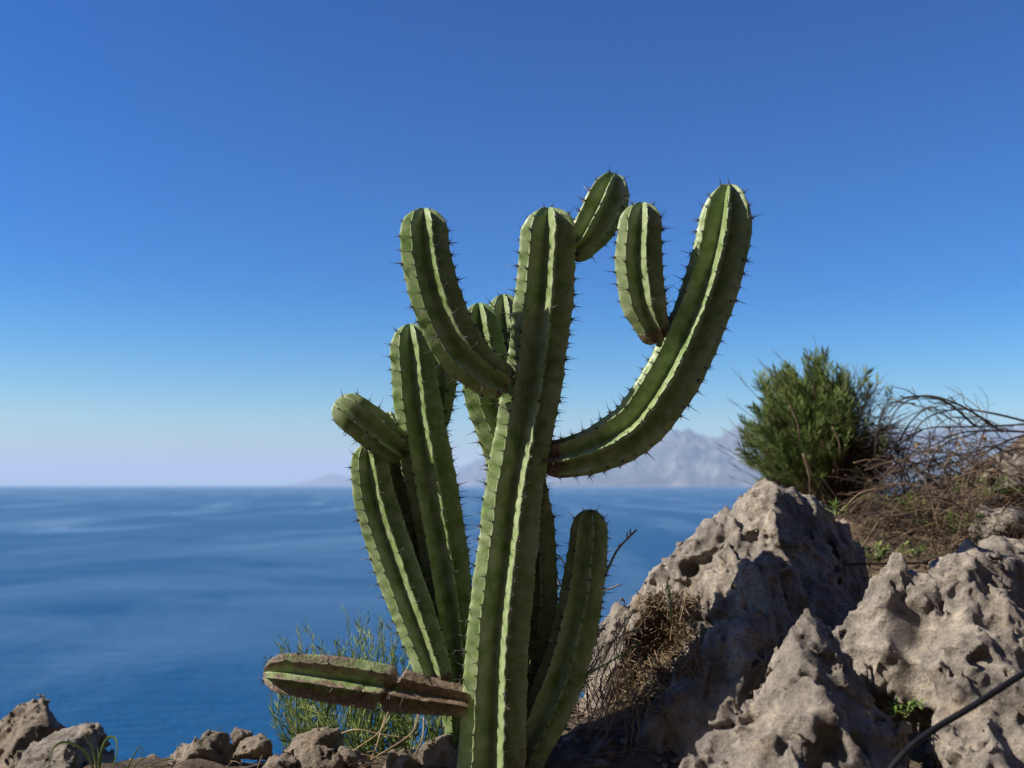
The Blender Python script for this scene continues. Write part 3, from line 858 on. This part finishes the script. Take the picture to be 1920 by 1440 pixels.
stem('arm', [(758, 848, 2.12, 34), (732, 830, 2.10, 68), (700, 806, 2.08, 77), (664, 778, 2.06, 74), (630, 752, 2.06, 0)], phase=-20, seed=12, prio=3.5, label='stubby arm pointing up and left', cork_fn=cork_base(0.05, .5))
stem('stem', [(830, 1290, 2.14, 40), (800, 1190, 2.15, 58), (778, 1090, 2.16, 62), (758, 980, 2.16, 62), (743, 890, 2.16, 58), (733, 825, 2.16, 50), (728, 772, 2.16, 0)], phase=30, seed=13, prio=1.5)
dead = stem('broken_branch', [(880, 1320, 2.0, 46), (850, 1313, 2.0, 60), (790, 1304, 2.0, 72), (716, 1290, 1.99, 84), (640, 1278, 1.985, 86), (545, 1265, 1.98, 76), (494, 1262, 1.98, 0)], phase=-3, seed=14, prio=3.2, scar=.6,
            label='scarred brown broken branch lying out sideways',
            cork_fn=lambda s, th, rib: 0.25 + 0.36 * rib + 0.45 * np.clip(1 - s / .5, 0, 1) + 0.15 * np.clip(-np.sin(th), 0, 1))
# the crack across the broken branch: sink a ring of vertices
me = dead.data
co = np.array([v.co[:] for v in me.vertices]) + np.array(P(880, 1318, 2.0))
c0, c1 = np.array(P(745, 1262, 1.99)), np.array(P(712, 1325, 1.99))
axis = (c1 - c0) / np.linalg.norm(c1 - c0)
nrm = np.cross(axis, [0, 1, 0]); nrm /= np.linalg.norm(nrm)
dd = np.abs((co - (c0 + c1) / 2) @ nrm)
mid = np.array(P(728, 1292, 1.992))
k = np.clip(1 - dd / 0.008, 0, 1) ** 0.6
dd2 = np.abs((co - np.array(P(672, 1300, 1.93))) @ nrm)
k = np.maximum(k, np.clip(1 - dd2 / 0.005, 0, 1) * 0.4 * (co[:, 2] < P(0, 1290, 1.93).z))
tocen = mid - co; tocen -= np.outer(tocen @ np.array([1, 0, 0]), [1, 0, 0])
co = co + tocen * (k * 0.5)[:, None] - np.array(P(880, 1318, 2.0))
me.vertices.foreach_set('co', co.astype(np.float32).ravel())
ck = np.zeros(len(co), np.float32); me.attributes['cork'].data.foreach_get('value', ck)
me.attributes['cork'].data.foreach_set('value', np.maximum(ck, k * 1.2).astype(np.float32))
me.update()

# spines: the 300 that show best are parts of their stem, the rest one piece per stem
areoles.sort(key=lambda a: -a[0])
inv = {}
for i, (sc, o, Mx, v) in enumerate(areoles):
    if i < 300:
        c = bpy.data.objects.new('spine_cluster', SPV[v])
        COL.objects.link(c)
        c.parent = o
        off = Vector(o.location) + CACTUS.location
        Mm = Mx.copy(); Mm.translation = Mx.translation - off
        c.matrix_local = Mm
    else:
        inv.setdefault(o.name, (o, [])) [1].append((Mx, v))
for nm, (o, lst) in inv.items():
    V, Fc, n = [], [], 0
    off = np.array(Vector(o.location) + CACTUS.location)
    for Mx, v in lst:
        vs, fs = SPV_np[v]
        m = np.array(Mx)
        V.append(vs @ m[:3, :3].T + m[:3, 3] - off)
        Fc += [tuple(i + n for i in f) for f in fs]
        n += len(vs)
    c = mesh_obj('spines', np.concatenate(V), Fc, M['spine'], o)
    tag(c, kind='stuff')

# ------------------------------------------------------------------ plants
def leafy_plant(name, label, base, stems, mat, wood, cat='plant', leaf_L=.035, leaf_w=.0035, nleaf=34, start=.25, group=None, spread=.6):
    root = empty(name, base)
    tag(root, label, cat, group)
    A, B = Acc(), Acc()
    for (b, tip, sway) in stems:
        b, tip = Vector(b), Vector(tip)
        mid = (b + tip) / 2 + sway
        pts = crom([b, mid, tip], 6)
        B.tube(pts, .0022, .0008, 4)
        n = len(pts) - 1
        for i in range(nleaf):
            t = start + (1 - start) * (i + rng.random()) / nleaf
            f = t * n; k = min(int(f), n - 1)
            p = pts[k].lerp(pts[k + 1], f - k)
            ax = (pts[k + 1] - pts[k]).normalized()
            o = rv(); o = (o - ax * o.dot(ax)).normalized()
            d = ax * rng.uniform(.6, 1.2) + o * spread * rng.uniform(.6, 1.3)
            A.leaf(p, d, o, leaf_L * rng.uniform(.6, 1.25) * (1.1 - .35 * t), leaf_w * rng.uniform(.7, 1.2), rng.uniform(-.1, .4))
    B.build('stems', M[wood], root, base)
    A.build('foliage', M[mat], root, base, False)
    return root
# green shrub behind the cactus
base = P(690, 1420, 2.36)
st = []
for i in range(120):
    bx = rng.uniform(560, 850); d = rng.uniform(2.22, 2.5)
    top = 1165 + abs(bx - 690) * 0.35 + rng.uniform(-15, 150)
    lean = (bx - 690) * .18 + rng.normal() * 22
    st.append((P(bx, 1440, d), P(bx + lean * 1.5, top, d), rv() * .045))
for (x, y) in ((575, 1170), (648, 1145), (672, 1150), (712, 1155), (760, 1165), (560, 1185), (735, 1215)):
    st.append((P(690 + (x - 690) * .5, 1400, 2.36), P(x, y, 2.36), rv() * .02))
leafy_plant('shrub', 'feathery green shrub behind the broken branch of the cactus', base, st, 'leaf', 'leaf', 'shrub', .030, .0014, 46, .1, spread=.62)
base = P(1040, 1300, 2.42)
st = [(P(1000 + rng.uniform(-10, 60), 1330, d), P(1015 + rng.uniform(-20, 70), rng.uniform(1050, 1200), d), rv() * .015) for d in rng.uniform(2.35, 2.5, 20)]
leafy_plant('shrub', 'slim green shrub between the cactus trunk and its short right stem', base, st, 'leaf', 'leaf', 'shrub', .026, .0014, 40, .15, spread=.62)

# round bush
bc = P(1542, 815, 3.55); bb = P(1560, 985, 3.6)
bush = empty('bush', bb)
tag(bush, 'rounded needle leaved bush, green on the left and bare brown on the right', 'bush')
A, B, Bd = Acc(), Acc(), Acc()
rx, rz, ry = 0.272, 0.262, 0.25
def bush_r(d):
    return 0.92 + 0.16 * float(noise(np.array([[d.x * 2.1 + 5, d.y * 2.1, d.z * 2.1]]), 77)[0])
for i in range(900):
    d = rv()
    if d.z < -0.75: continue
    k = bush_r(d) * (rng.uniform(.72, 1.12) if i % 3 else rng.uniform(.45, .8))
    end = bc + Vector((d.x * rx * k, d.y * ry * k, d.z * rz * k))
    if d.x > 0.0 and d.z > 0: end.z -= 0.05 * d.x
    dead_side = d.x * 0.9 - d.z * 0.35 + rng.normal() * .28
    mid = bb.lerp(end, .5) + rv() * .03
    pts = crom([bb + rv() * .02, mid, end], 5)
    (B if dead_side < .1 else Bd).tube(pts[3:], .0022, .0009, 3, False)
    if dead_side > .16:
        for q_ in range(12):
            s = pts[rng.integers(4, len(pts))]
            e = s + (rv() + d * .6) * rng.uniform(.03, .10)
            Bd.tube([s, s.lerp(e, .5) + rv() * .006, e], .0012, .0005, 3, False)
        continue
    ax = (end - mid).normalized() * .45 + Vector((0, 0, .42)) + Vector(d) * .4 + rv() * .35
    ax.normalize()
    Ls = rng.uniform(.06, .12)
    p0 = end - ax * Ls * .75
    B.tube([p0, p0 + ax * Ls], .0014, .0006, 3, False)
    nl = 50 if dead_side < .0 else 26
    for j in range(nl):
        t = (j + rng.random()) / nl
        p = p0 + ax * (Ls * t)
        o = rv(); o = (o - ax * o.dot(ax)).normalized()
        A.leaf(p, ax * rng.uniform(.7, 1.2) + o * rng.uniform(.35, .9), o, rng.uniform(.022, .046), .0017, rng.uniform(-.1, .4))
for (x0, y0, x1, y1) in ((1440, 760, 1372, 690), (1470, 720, 1420, 672), (1500, 700, 1445, 655), (1420, 820, 1368, 790), (1430, 850, 1345, 832), (1430, 880, 1362, 865), (1425, 895, 1365, 893), (1560, 720, 1508, 662), (1580, 730, 1555, 680), (1440, 790, 1360, 742), (1425, 870, 1340, 838), (1420, 840, 1350, 800), (1470, 740, 1432, 700), (1530, 710, 1502, 668)):
    s, e = P(x0 + 40, y0 + 40, 3.5), P(x1, y1, 3.5 + rng.uniform(-.1, .1))
    pts = crom([s, s.lerp(e, .5) + rv() * .008, e], 5)
    B.tube(pts, .0018, .0007, 4)
    for q_ in range(4):
        s2 = pts[rng.integers(4, 10)]
        B.tube([s2, s2 + (e - s).normalized() * .025 + rv() * .02], .0009, .0004, 3, False)
for (x0, y0, x1, y1) in ((1505, 850, 1530, 940), (1505, 850, 1518, 940), (1560, 800, 1575, 860), (1480, 760, 1500, 830)):
    B.tube(crom([P(x0, y0, 3.22), P((x0 + x1) / 2 + 6, (y0 + y1) / 2, 3.22), P(x1, y1, 3.25)], 5), .003, .002, 5)
B.build('twigs', M['twig'], bush, bb)
Bd.build('dead_twigs', M['twig_dark'], bush, bb)
A.build('foliage', M['leaf_bush'], bush, bb, False)

# bramble of dry canes
brb = P(1800, 1010, 3.4)
br = empty('bramble', brb)
tag(br, 'tangled leafless brown bramble arching over the slope', 'bramble')
T1, T2 = Acc(), Acc()
def cane(pts, r, acc, thorns=True, side=3):
    pts = crom(pts, 7)
    acc.tube(pts, r, r * .45, 5)
    for q_ in range(side):
        i = rng.integers(2, len(pts) - 1)
        d = rv() * .5 + (pts[i] - pts[i - 1]).normalized()
        d.y *= .4
        d.z *= .5
        L = rng.uniform(.03, .10)
        m_ = pts[i] + d.normalized() * L * .5 + rv() * .015
        e = m_ + (d.normalized() + rv() * .5) * L * .5
        sp = crom([pts[i], m_, e], 4)
        acc.tube(sp, r * .5, r * .25, 4)
        if thorns:
            for s_ in sp[1::2]:
                acc.tube([s_, s_ + rv() * .008], .0008, .0002, 3, False)
    if thorns:
        for s_ in pts[::1]:
            acc.tube([s_, s_ + rv() * .011], .001, .0002, 3, False)
for c in ([(1990, 790), (1900, 797), (1820, 800), (1745, 802), (1700, 818)], [(1990, 800), (1890, 826), (1820, 870), (1790, 900), (1755, 950)], [(1960, 812), (1870, 808), (1800, 812), (1750, 835)],
          [(1990, 830), (1880, 850), (1800, 905), (1770, 960)], [(1960, 800), (1860, 775), (1790, 768), (1730, 790), (1700, 850)], [(1880, 810), (1800, 760), (1730, 742), (1680, 770), (1660, 830)],
          [(1830, 800), (1770, 752), (1700, 745), (1665, 775)], [(1720, 990), (1690, 900), (1690, 820), (1740, 765), (1790, 790)], [(1750, 1000), (1740, 900), (1760, 840), (1830, 810)]):
    d0 = rng.uniform(3.2, 3.45)
    cane([P(x, y, d0 + rng.normal() * .04) for x, y in c], .0042, T1, True, 7)
for i in range(230):
    x = rng.uniform(1640, 1930); y = rng.uniform(770, 1010); d = rng.uniform(3.15, 3.8)
    if y < 850 and (rng.random() < .6 or x > 1860): continue
    p = P(x, y, d)
    an = rng.uniform(0, 2 * math.pi); L = rng.uniform(.05, .16)
    dirv = Vector((math.cos(an), rng.normal() * .3, math.sin(an) * .8))
    bend = Vector((-math.sin(an), rng.normal() * .3, math.cos(an))) * rng.uniform(-.1, .1)
    cane([p - dirv * L, p + bend * .6, p + dirv * L, p + dirv * L * 1.7 - bend * .8], rng.uniform(.0014, .0028), T1 if i % 2 else T2, i % 3 == 0, 3)
for i in range(400):      # low tangle by the ground
    x = rng.uniform(1610, 1930); d = rng.uniform(2.9, 3.6); y = rng.uniform(850, 1045) if i % 2 else rng.uniform(930, 1045)
    p = P(x, y, d); an = rng.uniform(-.5, 3.6); L = rng.uniform(.05, .14)
    dirv = Vector((math.cos(an), rng.normal() * .4, math.sin(an) * .6))
    cane([p - dirv * L, p + Vector((0, 0, rng.uniform(0, .06))), p + dirv * L], rng.choice([.0008, .0012, .0018, .003]), T2 if i % 3 else T1, False, 3)
T1.build('dark_canes', M['twig_dark'], br, brb)
T2.build('pale_canes', M['twig'], br, brb)
Lf = Acc()
for (x, y) in ((1742, 818), (1722, 832), (1845, 815), (1840, 840), (1792, 838), (1700, 850), (1765, 870)):
    Lf.leaf(P(x, y, 3.3), rv(), rv(), .022, .014, .3); Lf.leaf(P(x + 3, y + 4, 3.3), rv(), rv(), .018, .012, .3)
Lf.build('withered_leaves', M['dry_leaf'], br, brb, False)

# straw and twigs lying on the slope
def scatter_sticks(name, label, cat, region, n, mat, rmin, rmax, Lmin, Lmax, lift=.02, kind=None):
    A = Acc()
    x0, x1, y0, y1 = region
    for i in range(n):
        x, y = rng.uniform(x0, x1), rng.uniform(y0, y1)
        z = gz(x, y) + rng.uniform(0, lift) + .005
        an = rng.uniform(0, 2 * math.pi); L = rng.uniform(Lmin, Lmax)
        d = Vector((math.cos(an), math.sin(an), rng.normal() * .2)) * L
        p = Vector((x, y, z))
        A.tube(crom([p - d * .5, p + rv() * L * .1, p + d * .5], 3), rng.uniform(rmin, rmax), rmin * .6, 4)
    o = A.build(name, M[mat])
    tag(o, label, cat, kind=kind)
    return o
scatter_sticks('straw_litter', 'pale straw and broken stems strewn on the slope under the bramble', 'straw', (1.0, 2.1, 2.6, 3.7), 900, 'straw', .0009, .0024, .05, .22, .04, 'stuff')
scatter_sticks('twig_litter', 'brown twig litter on the soil around the cactus foot', 'twigs', (-.75, .75, 2.0, 2.42), 380, 'twig', .0008, .002, .03, .12, .02, 'stuff')
# loose rubble on the soil
bm = bmesh.new()
bmesh.ops.create_icosphere(bm, subdivisions=2, radius=1.0)
iv = np.array([v.co[:] for v in bm.verts]); ifc = [[v.index for v in f.verts] for f in bm.faces]
bm.free()
RV, RF, n_ = [], [], 0
for i in range(420):
    x, y = rng.uniform(-.85, .62), rng.uniform(1.98, 2.36)
    sz = float(rng.choice([.004, .007, .012, .02], p=[.4, .33, .2, .07]))
    ax_ = np.array([1.0, rng.uniform(.6, 1), rng.uniform(.45, .8)]) * sz
    dirs = rng.normal(size=(7, 3)); dirs /= np.linalg.norm(dirs, axis=1)[:, None]
    v = iv.copy()
    for dv in dirs:                           # cut flat facets
        h_ = v @ dv; c_ = rng.uniform(.5, .85)
        v -= np.outer(np.maximum(h_ - c_, 0), dv)
    a_ = rng.uniform(0, 6.28)
    R_ = np.array([[math.cos(a_), -math.sin(a_), 0], [math.sin(a_), math.cos(a_), 0], [0, 0, 1]])
    RV.append((v * ax_) @ R_.T + np.array([x, y, gz(x, y) + sz * .25])); RF += [[k + n_ for k in f] for f in ifc]; n_ += len(iv)
tag(mesh_obj('stone_rubble', np.concatenate(RV), RF, M['rock_warm'], None, False), 'loose rubble chips strewn on the soil around the cactus foot', 'rubble', kind='stuff')
# dead leaf mat caught in the hollow of the big rock
def surf_pick(V, pxr, pyr, n):
    d = V[:, 1]
    q = V - np.array(CAM)
    cy, sy = math.cos(PITCH), math.sin(PITCH)
    zc = q[:, 1] * cy + q[:, 2] * sy
    px = 960 + F * q[:, 0] / zc; py = 720 - F * (q[:, 2] * cy - q[:, 1] * sy) / zc
    ok = (px > pxr[0]) & (px < pxr[1]) & (py > pyr[0]) & (py < pyr[1])
    # keep the vertices on the camera side
    ids = np.where(ok)[0]
    cell = {}
    for i in ids:
        key = (int(px[i] / 6), int(py[i] / 6))
        if key not in cell or d[i] < d[cell[key]]:
            cell[key] = i
    c = np.array(list(cell.values()))
    return [Vector(V[k]) for k in rng.choice(c, n)]
A, B2 = Acc(), Acc()
poly_ok = lambda p: True
for (pxr, pyr, n) in (((1195, 1300), (1120, 1200), 500), ((1170, 1310), (1190, 1270), 900), ((1150, 1250), (1260, 1340), 550), ((1060, 1180), (1250, 1400), 150)):
    for p in surf_pick(VA, pxr, pyr, n):
        q_ = p + Vector((-.3, -.75, .5)) * rng.uniform(.0, .022)
        if rng.random() < .6:
            A.leaf(q_, rv(), rv(), rng.uniform(.006, .018), rng.uniform(.003, .009), rng.uniform(-.3, .6))
        else:
            d = rv() * rng.uniform(.012, .045)
            B2.tube([q_ - d, q_ + rv() * .004, q_ + d], rng.uniform(.0006, .0014), .0005, 3, False)
lt = empty('leaf_litter', P(1230, 1230, 2.2))
tag(lt, 'mat of crisp brown dead leaves and stalks on the left flank of the limestone peak', 'leaf litter')
lt['kind'] = 'stuff'
tag(A.build('dead_leaves', M['litter'], lt, lt.location, False), kind='stuff')
tag(B2.build('stalks', M['straw'], lt, lt.location), kind='stuff')
# hanging dry stalks between cactus and rock
A = Acc()
for i in range(90):
    x = rng.uniform(1060, 1210); y = rng.uniform(1150, 1330); d = rng.uniform(2.08, 2.2)
    p = P(x, y, d); L = rng.uniform(30, 140)
    e = P(x + rng.normal() * 50 - 10, min(y + L, 1425), d - rng.uniform(0, .06))
    A.tube(crom([p, p.lerp(e, .5) + rv() * .012, e], 4), rng.uniform(.0008, .0018), .0007, 4)
tag(A.build('dry_stalks', M['straw']), 'dry straw stalks hanging down between the cactus and the limestone peak', 'straw', kind='stuff')
# long single stalks seen one by one
def stalk(name, label, cat, paths, mat, r0, r1, nubs=0):
    A = Acc()
    for pts in paths:
        c = crom([P(*p) for p in pts], 6)
        A.tube(c, r0, r1, 6)
        for q_ in range(nubs):
            i = rng.integers(3, len(c) - 1)
            A.tube([c[i], c[i] + (rv() + Vector((0, 0, .6))) * .009], r1, r1 * .6, 5)
    tag(A.build(name, M[mat]), label, cat)
stalk('dry_branch', 'bare pale twig rising beside the tip of the short right stem', 'twig', [[(1120, 1110, 2.12), (1143, 1060, 2.12), (1160, 1028, 2.12), (1194, 993, 2.12)]], 'straw', .0028, .0022, 6)
stalk('dry_branch', 'bare forked twig behind the cactus trunk and the short right stem', 'twig', [[(1062, 1130, 2.25), (1052, 1100, 2.25), (1038, 1068, 2.25), (1022, 1055, 2.25)], [(1060, 1060, 2.25), (1045, 1040, 2.25), (1020, 1028, 2.25)]], 'twig', .002, .0014, 3)
stalk('dry_branch', 'short pale stick poking left from the base of the limestone peak', 'twig', [[(1165, 1095, 2.3), (1140, 1105, 2.3), (1120, 1113, 2.3)]], 'straw', .002, .0015)
stalk('grass_stalk', 'single straight green stalk leaning across the dry straw', 'stalk', [[(1085, 1272, 2.0), (1140, 1243, 2.03), (1195, 1208, 2.08), (1203, 1200, 2.08)]], 'leaf_bright', .0020, .0010)
stalk('dry_stalk', 'bent straw stalks propped under the broken branch', 'straw stalk', [[(728, 1335, 2.12), (712, 1372, 2.1), (662, 1408, 2.08)], [(786, 1340, 2.12), (768, 1378, 2.1), (695, 1425, 2.06)], [(795, 1345, 2.12), (792, 1385, 2.1), (775, 1420, 2.07)], [(722, 1345, 2.14), (706, 1400, 2.1), (695, 1424, 2.08)],
      [(640, 1375, 2.16), (670, 1368, 2.15), (720, 1378, 2.14), (770, 1384, 2.14)]], 'straw', .0020, .0013)
stalk('dry_stalk', 'thin straw stalk leaning out over the sea left of the shrub', 'straw stalk', [[(565, 1392, 2.2), (548, 1362, 2.2), (531, 1337, 2.2)]], 'straw', .0016, .0012)
stalk('dead_stick', 'thin dark stick lying behind the jagged outcrop', 'stick', [[(1535, 1062, 2.5), (1600, 1058, 2.5), (1660, 1056, 2.5), (1740, 1055, 2.5)]], 'twig_dark', .0038, .003, 3)
stalk('dry_branch', 'curved pale twig arching up from the right shoulder of the limestone peak', 'twig', [[(1572, 962, 2.56), (1590, 945, 2.56), (1612, 925, 2.56), (1645, 915, 2.56)]], 'straw', .0022, .0012)
stalk('wire_stem', 'thin looping dry tendril in the gap between the two limestone rocks', 'tendril', [[(1535, 1190, 2.15), (1540, 1160, 2.15), (1560, 1142, 2.15), (1590, 1136, 2.15), (1625, 1142, 2.17)]], 'twig', .0009, .0007)

# small green plants
def sprout(name, label, base, n, L, w, mat='leaf_bright', h=.02, spread=.8):
    root = empty(name, base)
    tag(root, label, 'plant')
    A, B = Acc(), Acc()
    for i in range(n):
        t = base + Vector((rng.normal() * h * spread, rng.normal() * h * .5, rng.uniform(.3, 1) * h))
        B.tube([base + rv() * .003, base.lerp(t, .6) + rv() * .003, t], .0012, .0007, 4, False)
        for j in range(5):
            d = rv(); d.z = abs(d.z) * .6 + .1
            A.leaf(t - Vector((0, 0, .003 * j)), d, Vector((0, 0, 1)), L * rng.uniform(.6, 1.1), w, .25)
    B.build('stems', M['leaf'], root, base)
    A.build('leaves', M[mat], root, base, False)
sprout('seedling', 'tiny bright green seedling in a crack of the jagged outcrop', P(1698, 1342, 1.64), 7, .012, .006, h=.022)
sprout('herb', 'low bright green herb between the limestone peak and the straw', P(1645, 1052, 2.75), 26, .018, .009, 'leaf', h=.05, spread=1.2)
for k_, (x, y, d, lab) in enumerate(((1790, 1000, 3.0, 'green seedling patch among straw under the bramble canes'), (1700, 960, 3.15, 'green seedling patch where bush and bramble meet'), (1850, 930, 3.15, 'green seedling patch beside the small grey stone in the bramble'))):
    sprout('herb', lab, P(x, y, d), 22, .02, .008, 'leaf', h=.06, spread=1.3)
sprout('sprig', 'fresh green sprig on the right shoulder of the limestone peak', P(1568, 965, 2.56), 6, .022, .006, h=.035, spread=.4)
stg = P(1255, 1150, 2.24)
leafy_plant('sprig', 'single grey green sprig standing in the dead leaf mat', stg, [(P(1258, 1165, 2.26), P(1250, 1092, 2.23), Vector((.004, 0, 0)))], 'leaf', 'leaf', 'plant', .016, .005, 16, .3)

# grass
def grass(label, blades, w=.005, name='grass_tuft', mat='grass'):
    b0 = P(*blades[0][0])
    root = empty(name, b0)
    tag(root, label, 'grass')
    for pts in blades:
        A = Acc()
        A.blade(crom([P(*p) for p in pts], 6), w)
        A.build('blade', M[mat], root, b0)
grass('curling grass blades in front of the rounded grey boulder', [[(182, 1460, 2.08), (160, 1412, 2.06), (128, 1392, 2.05), (100, 1402, 2.04), (92, 1440, 2.04)], [(184, 1460, 2.08), (190, 1410, 2.06), (202, 1384, 2.05), (217, 1386, 2.04), (218, 1415, 2.03), (205, 1455, 2.02)],
       [(183, 1460, 2.08), (176, 1410, 2.07), (162, 1385, 2.06), (153, 1368, 2.06)], [(186, 1460, 2.08), (186, 1430, 2.06), (183, 1400, 2.06)]], .0065)
grass('thin drooping grass right of the rounded grey boulder', [[(225, 1470, 2.1), (245, 1428, 2.1), (260, 1402, 2.1)], [(228, 1470, 2.1), (260, 1428, 2.1), (295, 1418, 2.1)], [(222, 1470, 2.1), (262, 1400, 2.1), (264, 1440, 2.1)], [(232, 1470, 2.1), (275, 1438, 2.1), (320, 1424, 2.1), (345, 1436, 2.1)]], .0035)
grass('fine upright grass behind the long low tan stone', [[(395 + i * 3, 1410, 2.28), (393 + i * 4, 1385, 2.28), (388 + i * 8 + (i % 2) * 4, 1352 + (i % 3) * 8, 2.28)] for i in range(6)], .0028)
grass('fine grass at the sea edge left of the shrub', [[(530 + i * 5, 1410, 2.28), (532 + i * 5, 1380, 2.28), (528 + i * 9, 1345 + (i % 3) * 10, 2.28)] for i in range(6)], .0028)

# hose
hp = [(1600, 1620, 1.52), (1650, 1480, 1.55), (1690, 1418, 1.57), (1745, 1372, 1.59), (1830, 1320, 1.61), (1920, 1262, 1.64), (2040, 1190, 1.70), (2200, 1150, 1.8)]
A = Acc()
A.tube(crom([P(p[0], p[1], p[2] - .18) for p in hp], 12), .0046, .0046, 12)
tag(A.build('garden_hose', M['hose']), 'black plastic irrigation hose running in front of the jagged outcrop', 'hose')

# ------------------------------------------------------------------ haze
hm = bpy.data.materials.new('haze_air')
hm.use_nodes = True
nt = hm.node_tree
for n in list(nt.nodes):
    nt.nodes.remove(n)
pv = N(nt, 'ShaderNodeVolumePrincipled')
pv.inputs['Color'].default_value = (0.68, 0.81, 0.97, 1)
pv.inputs['Density'].default_value = 2.1e-5
ou = N(nt, 'ShaderNodeOutputMaterial')
nt.links.new(pv.outputs[0], ou.inputs['Volume'])
z1 = max(max(v.co.z for v in o.data.vertices) for o in COL.objects if o.name in ('mountain_range', 'mountain_ridge', 'headland')) + 40.0
Hx, z0 = 125000.0, -44.0
V = [(sx * Hx, sy * Hx, z) for z in (z0, z1) for sx, sy in ((-1, -1), (1, -1), (1, 1), (-1, 1))]
Fc = [(0, 3, 2, 1), (4, 5, 6, 7), (0, 1, 5, 4), (1, 2, 6, 5), (2, 3, 7, 6), (3, 0, 4, 7)]
tag(mesh_obj('haze', V, Fc, hm, smooth=False), kind='stuff')
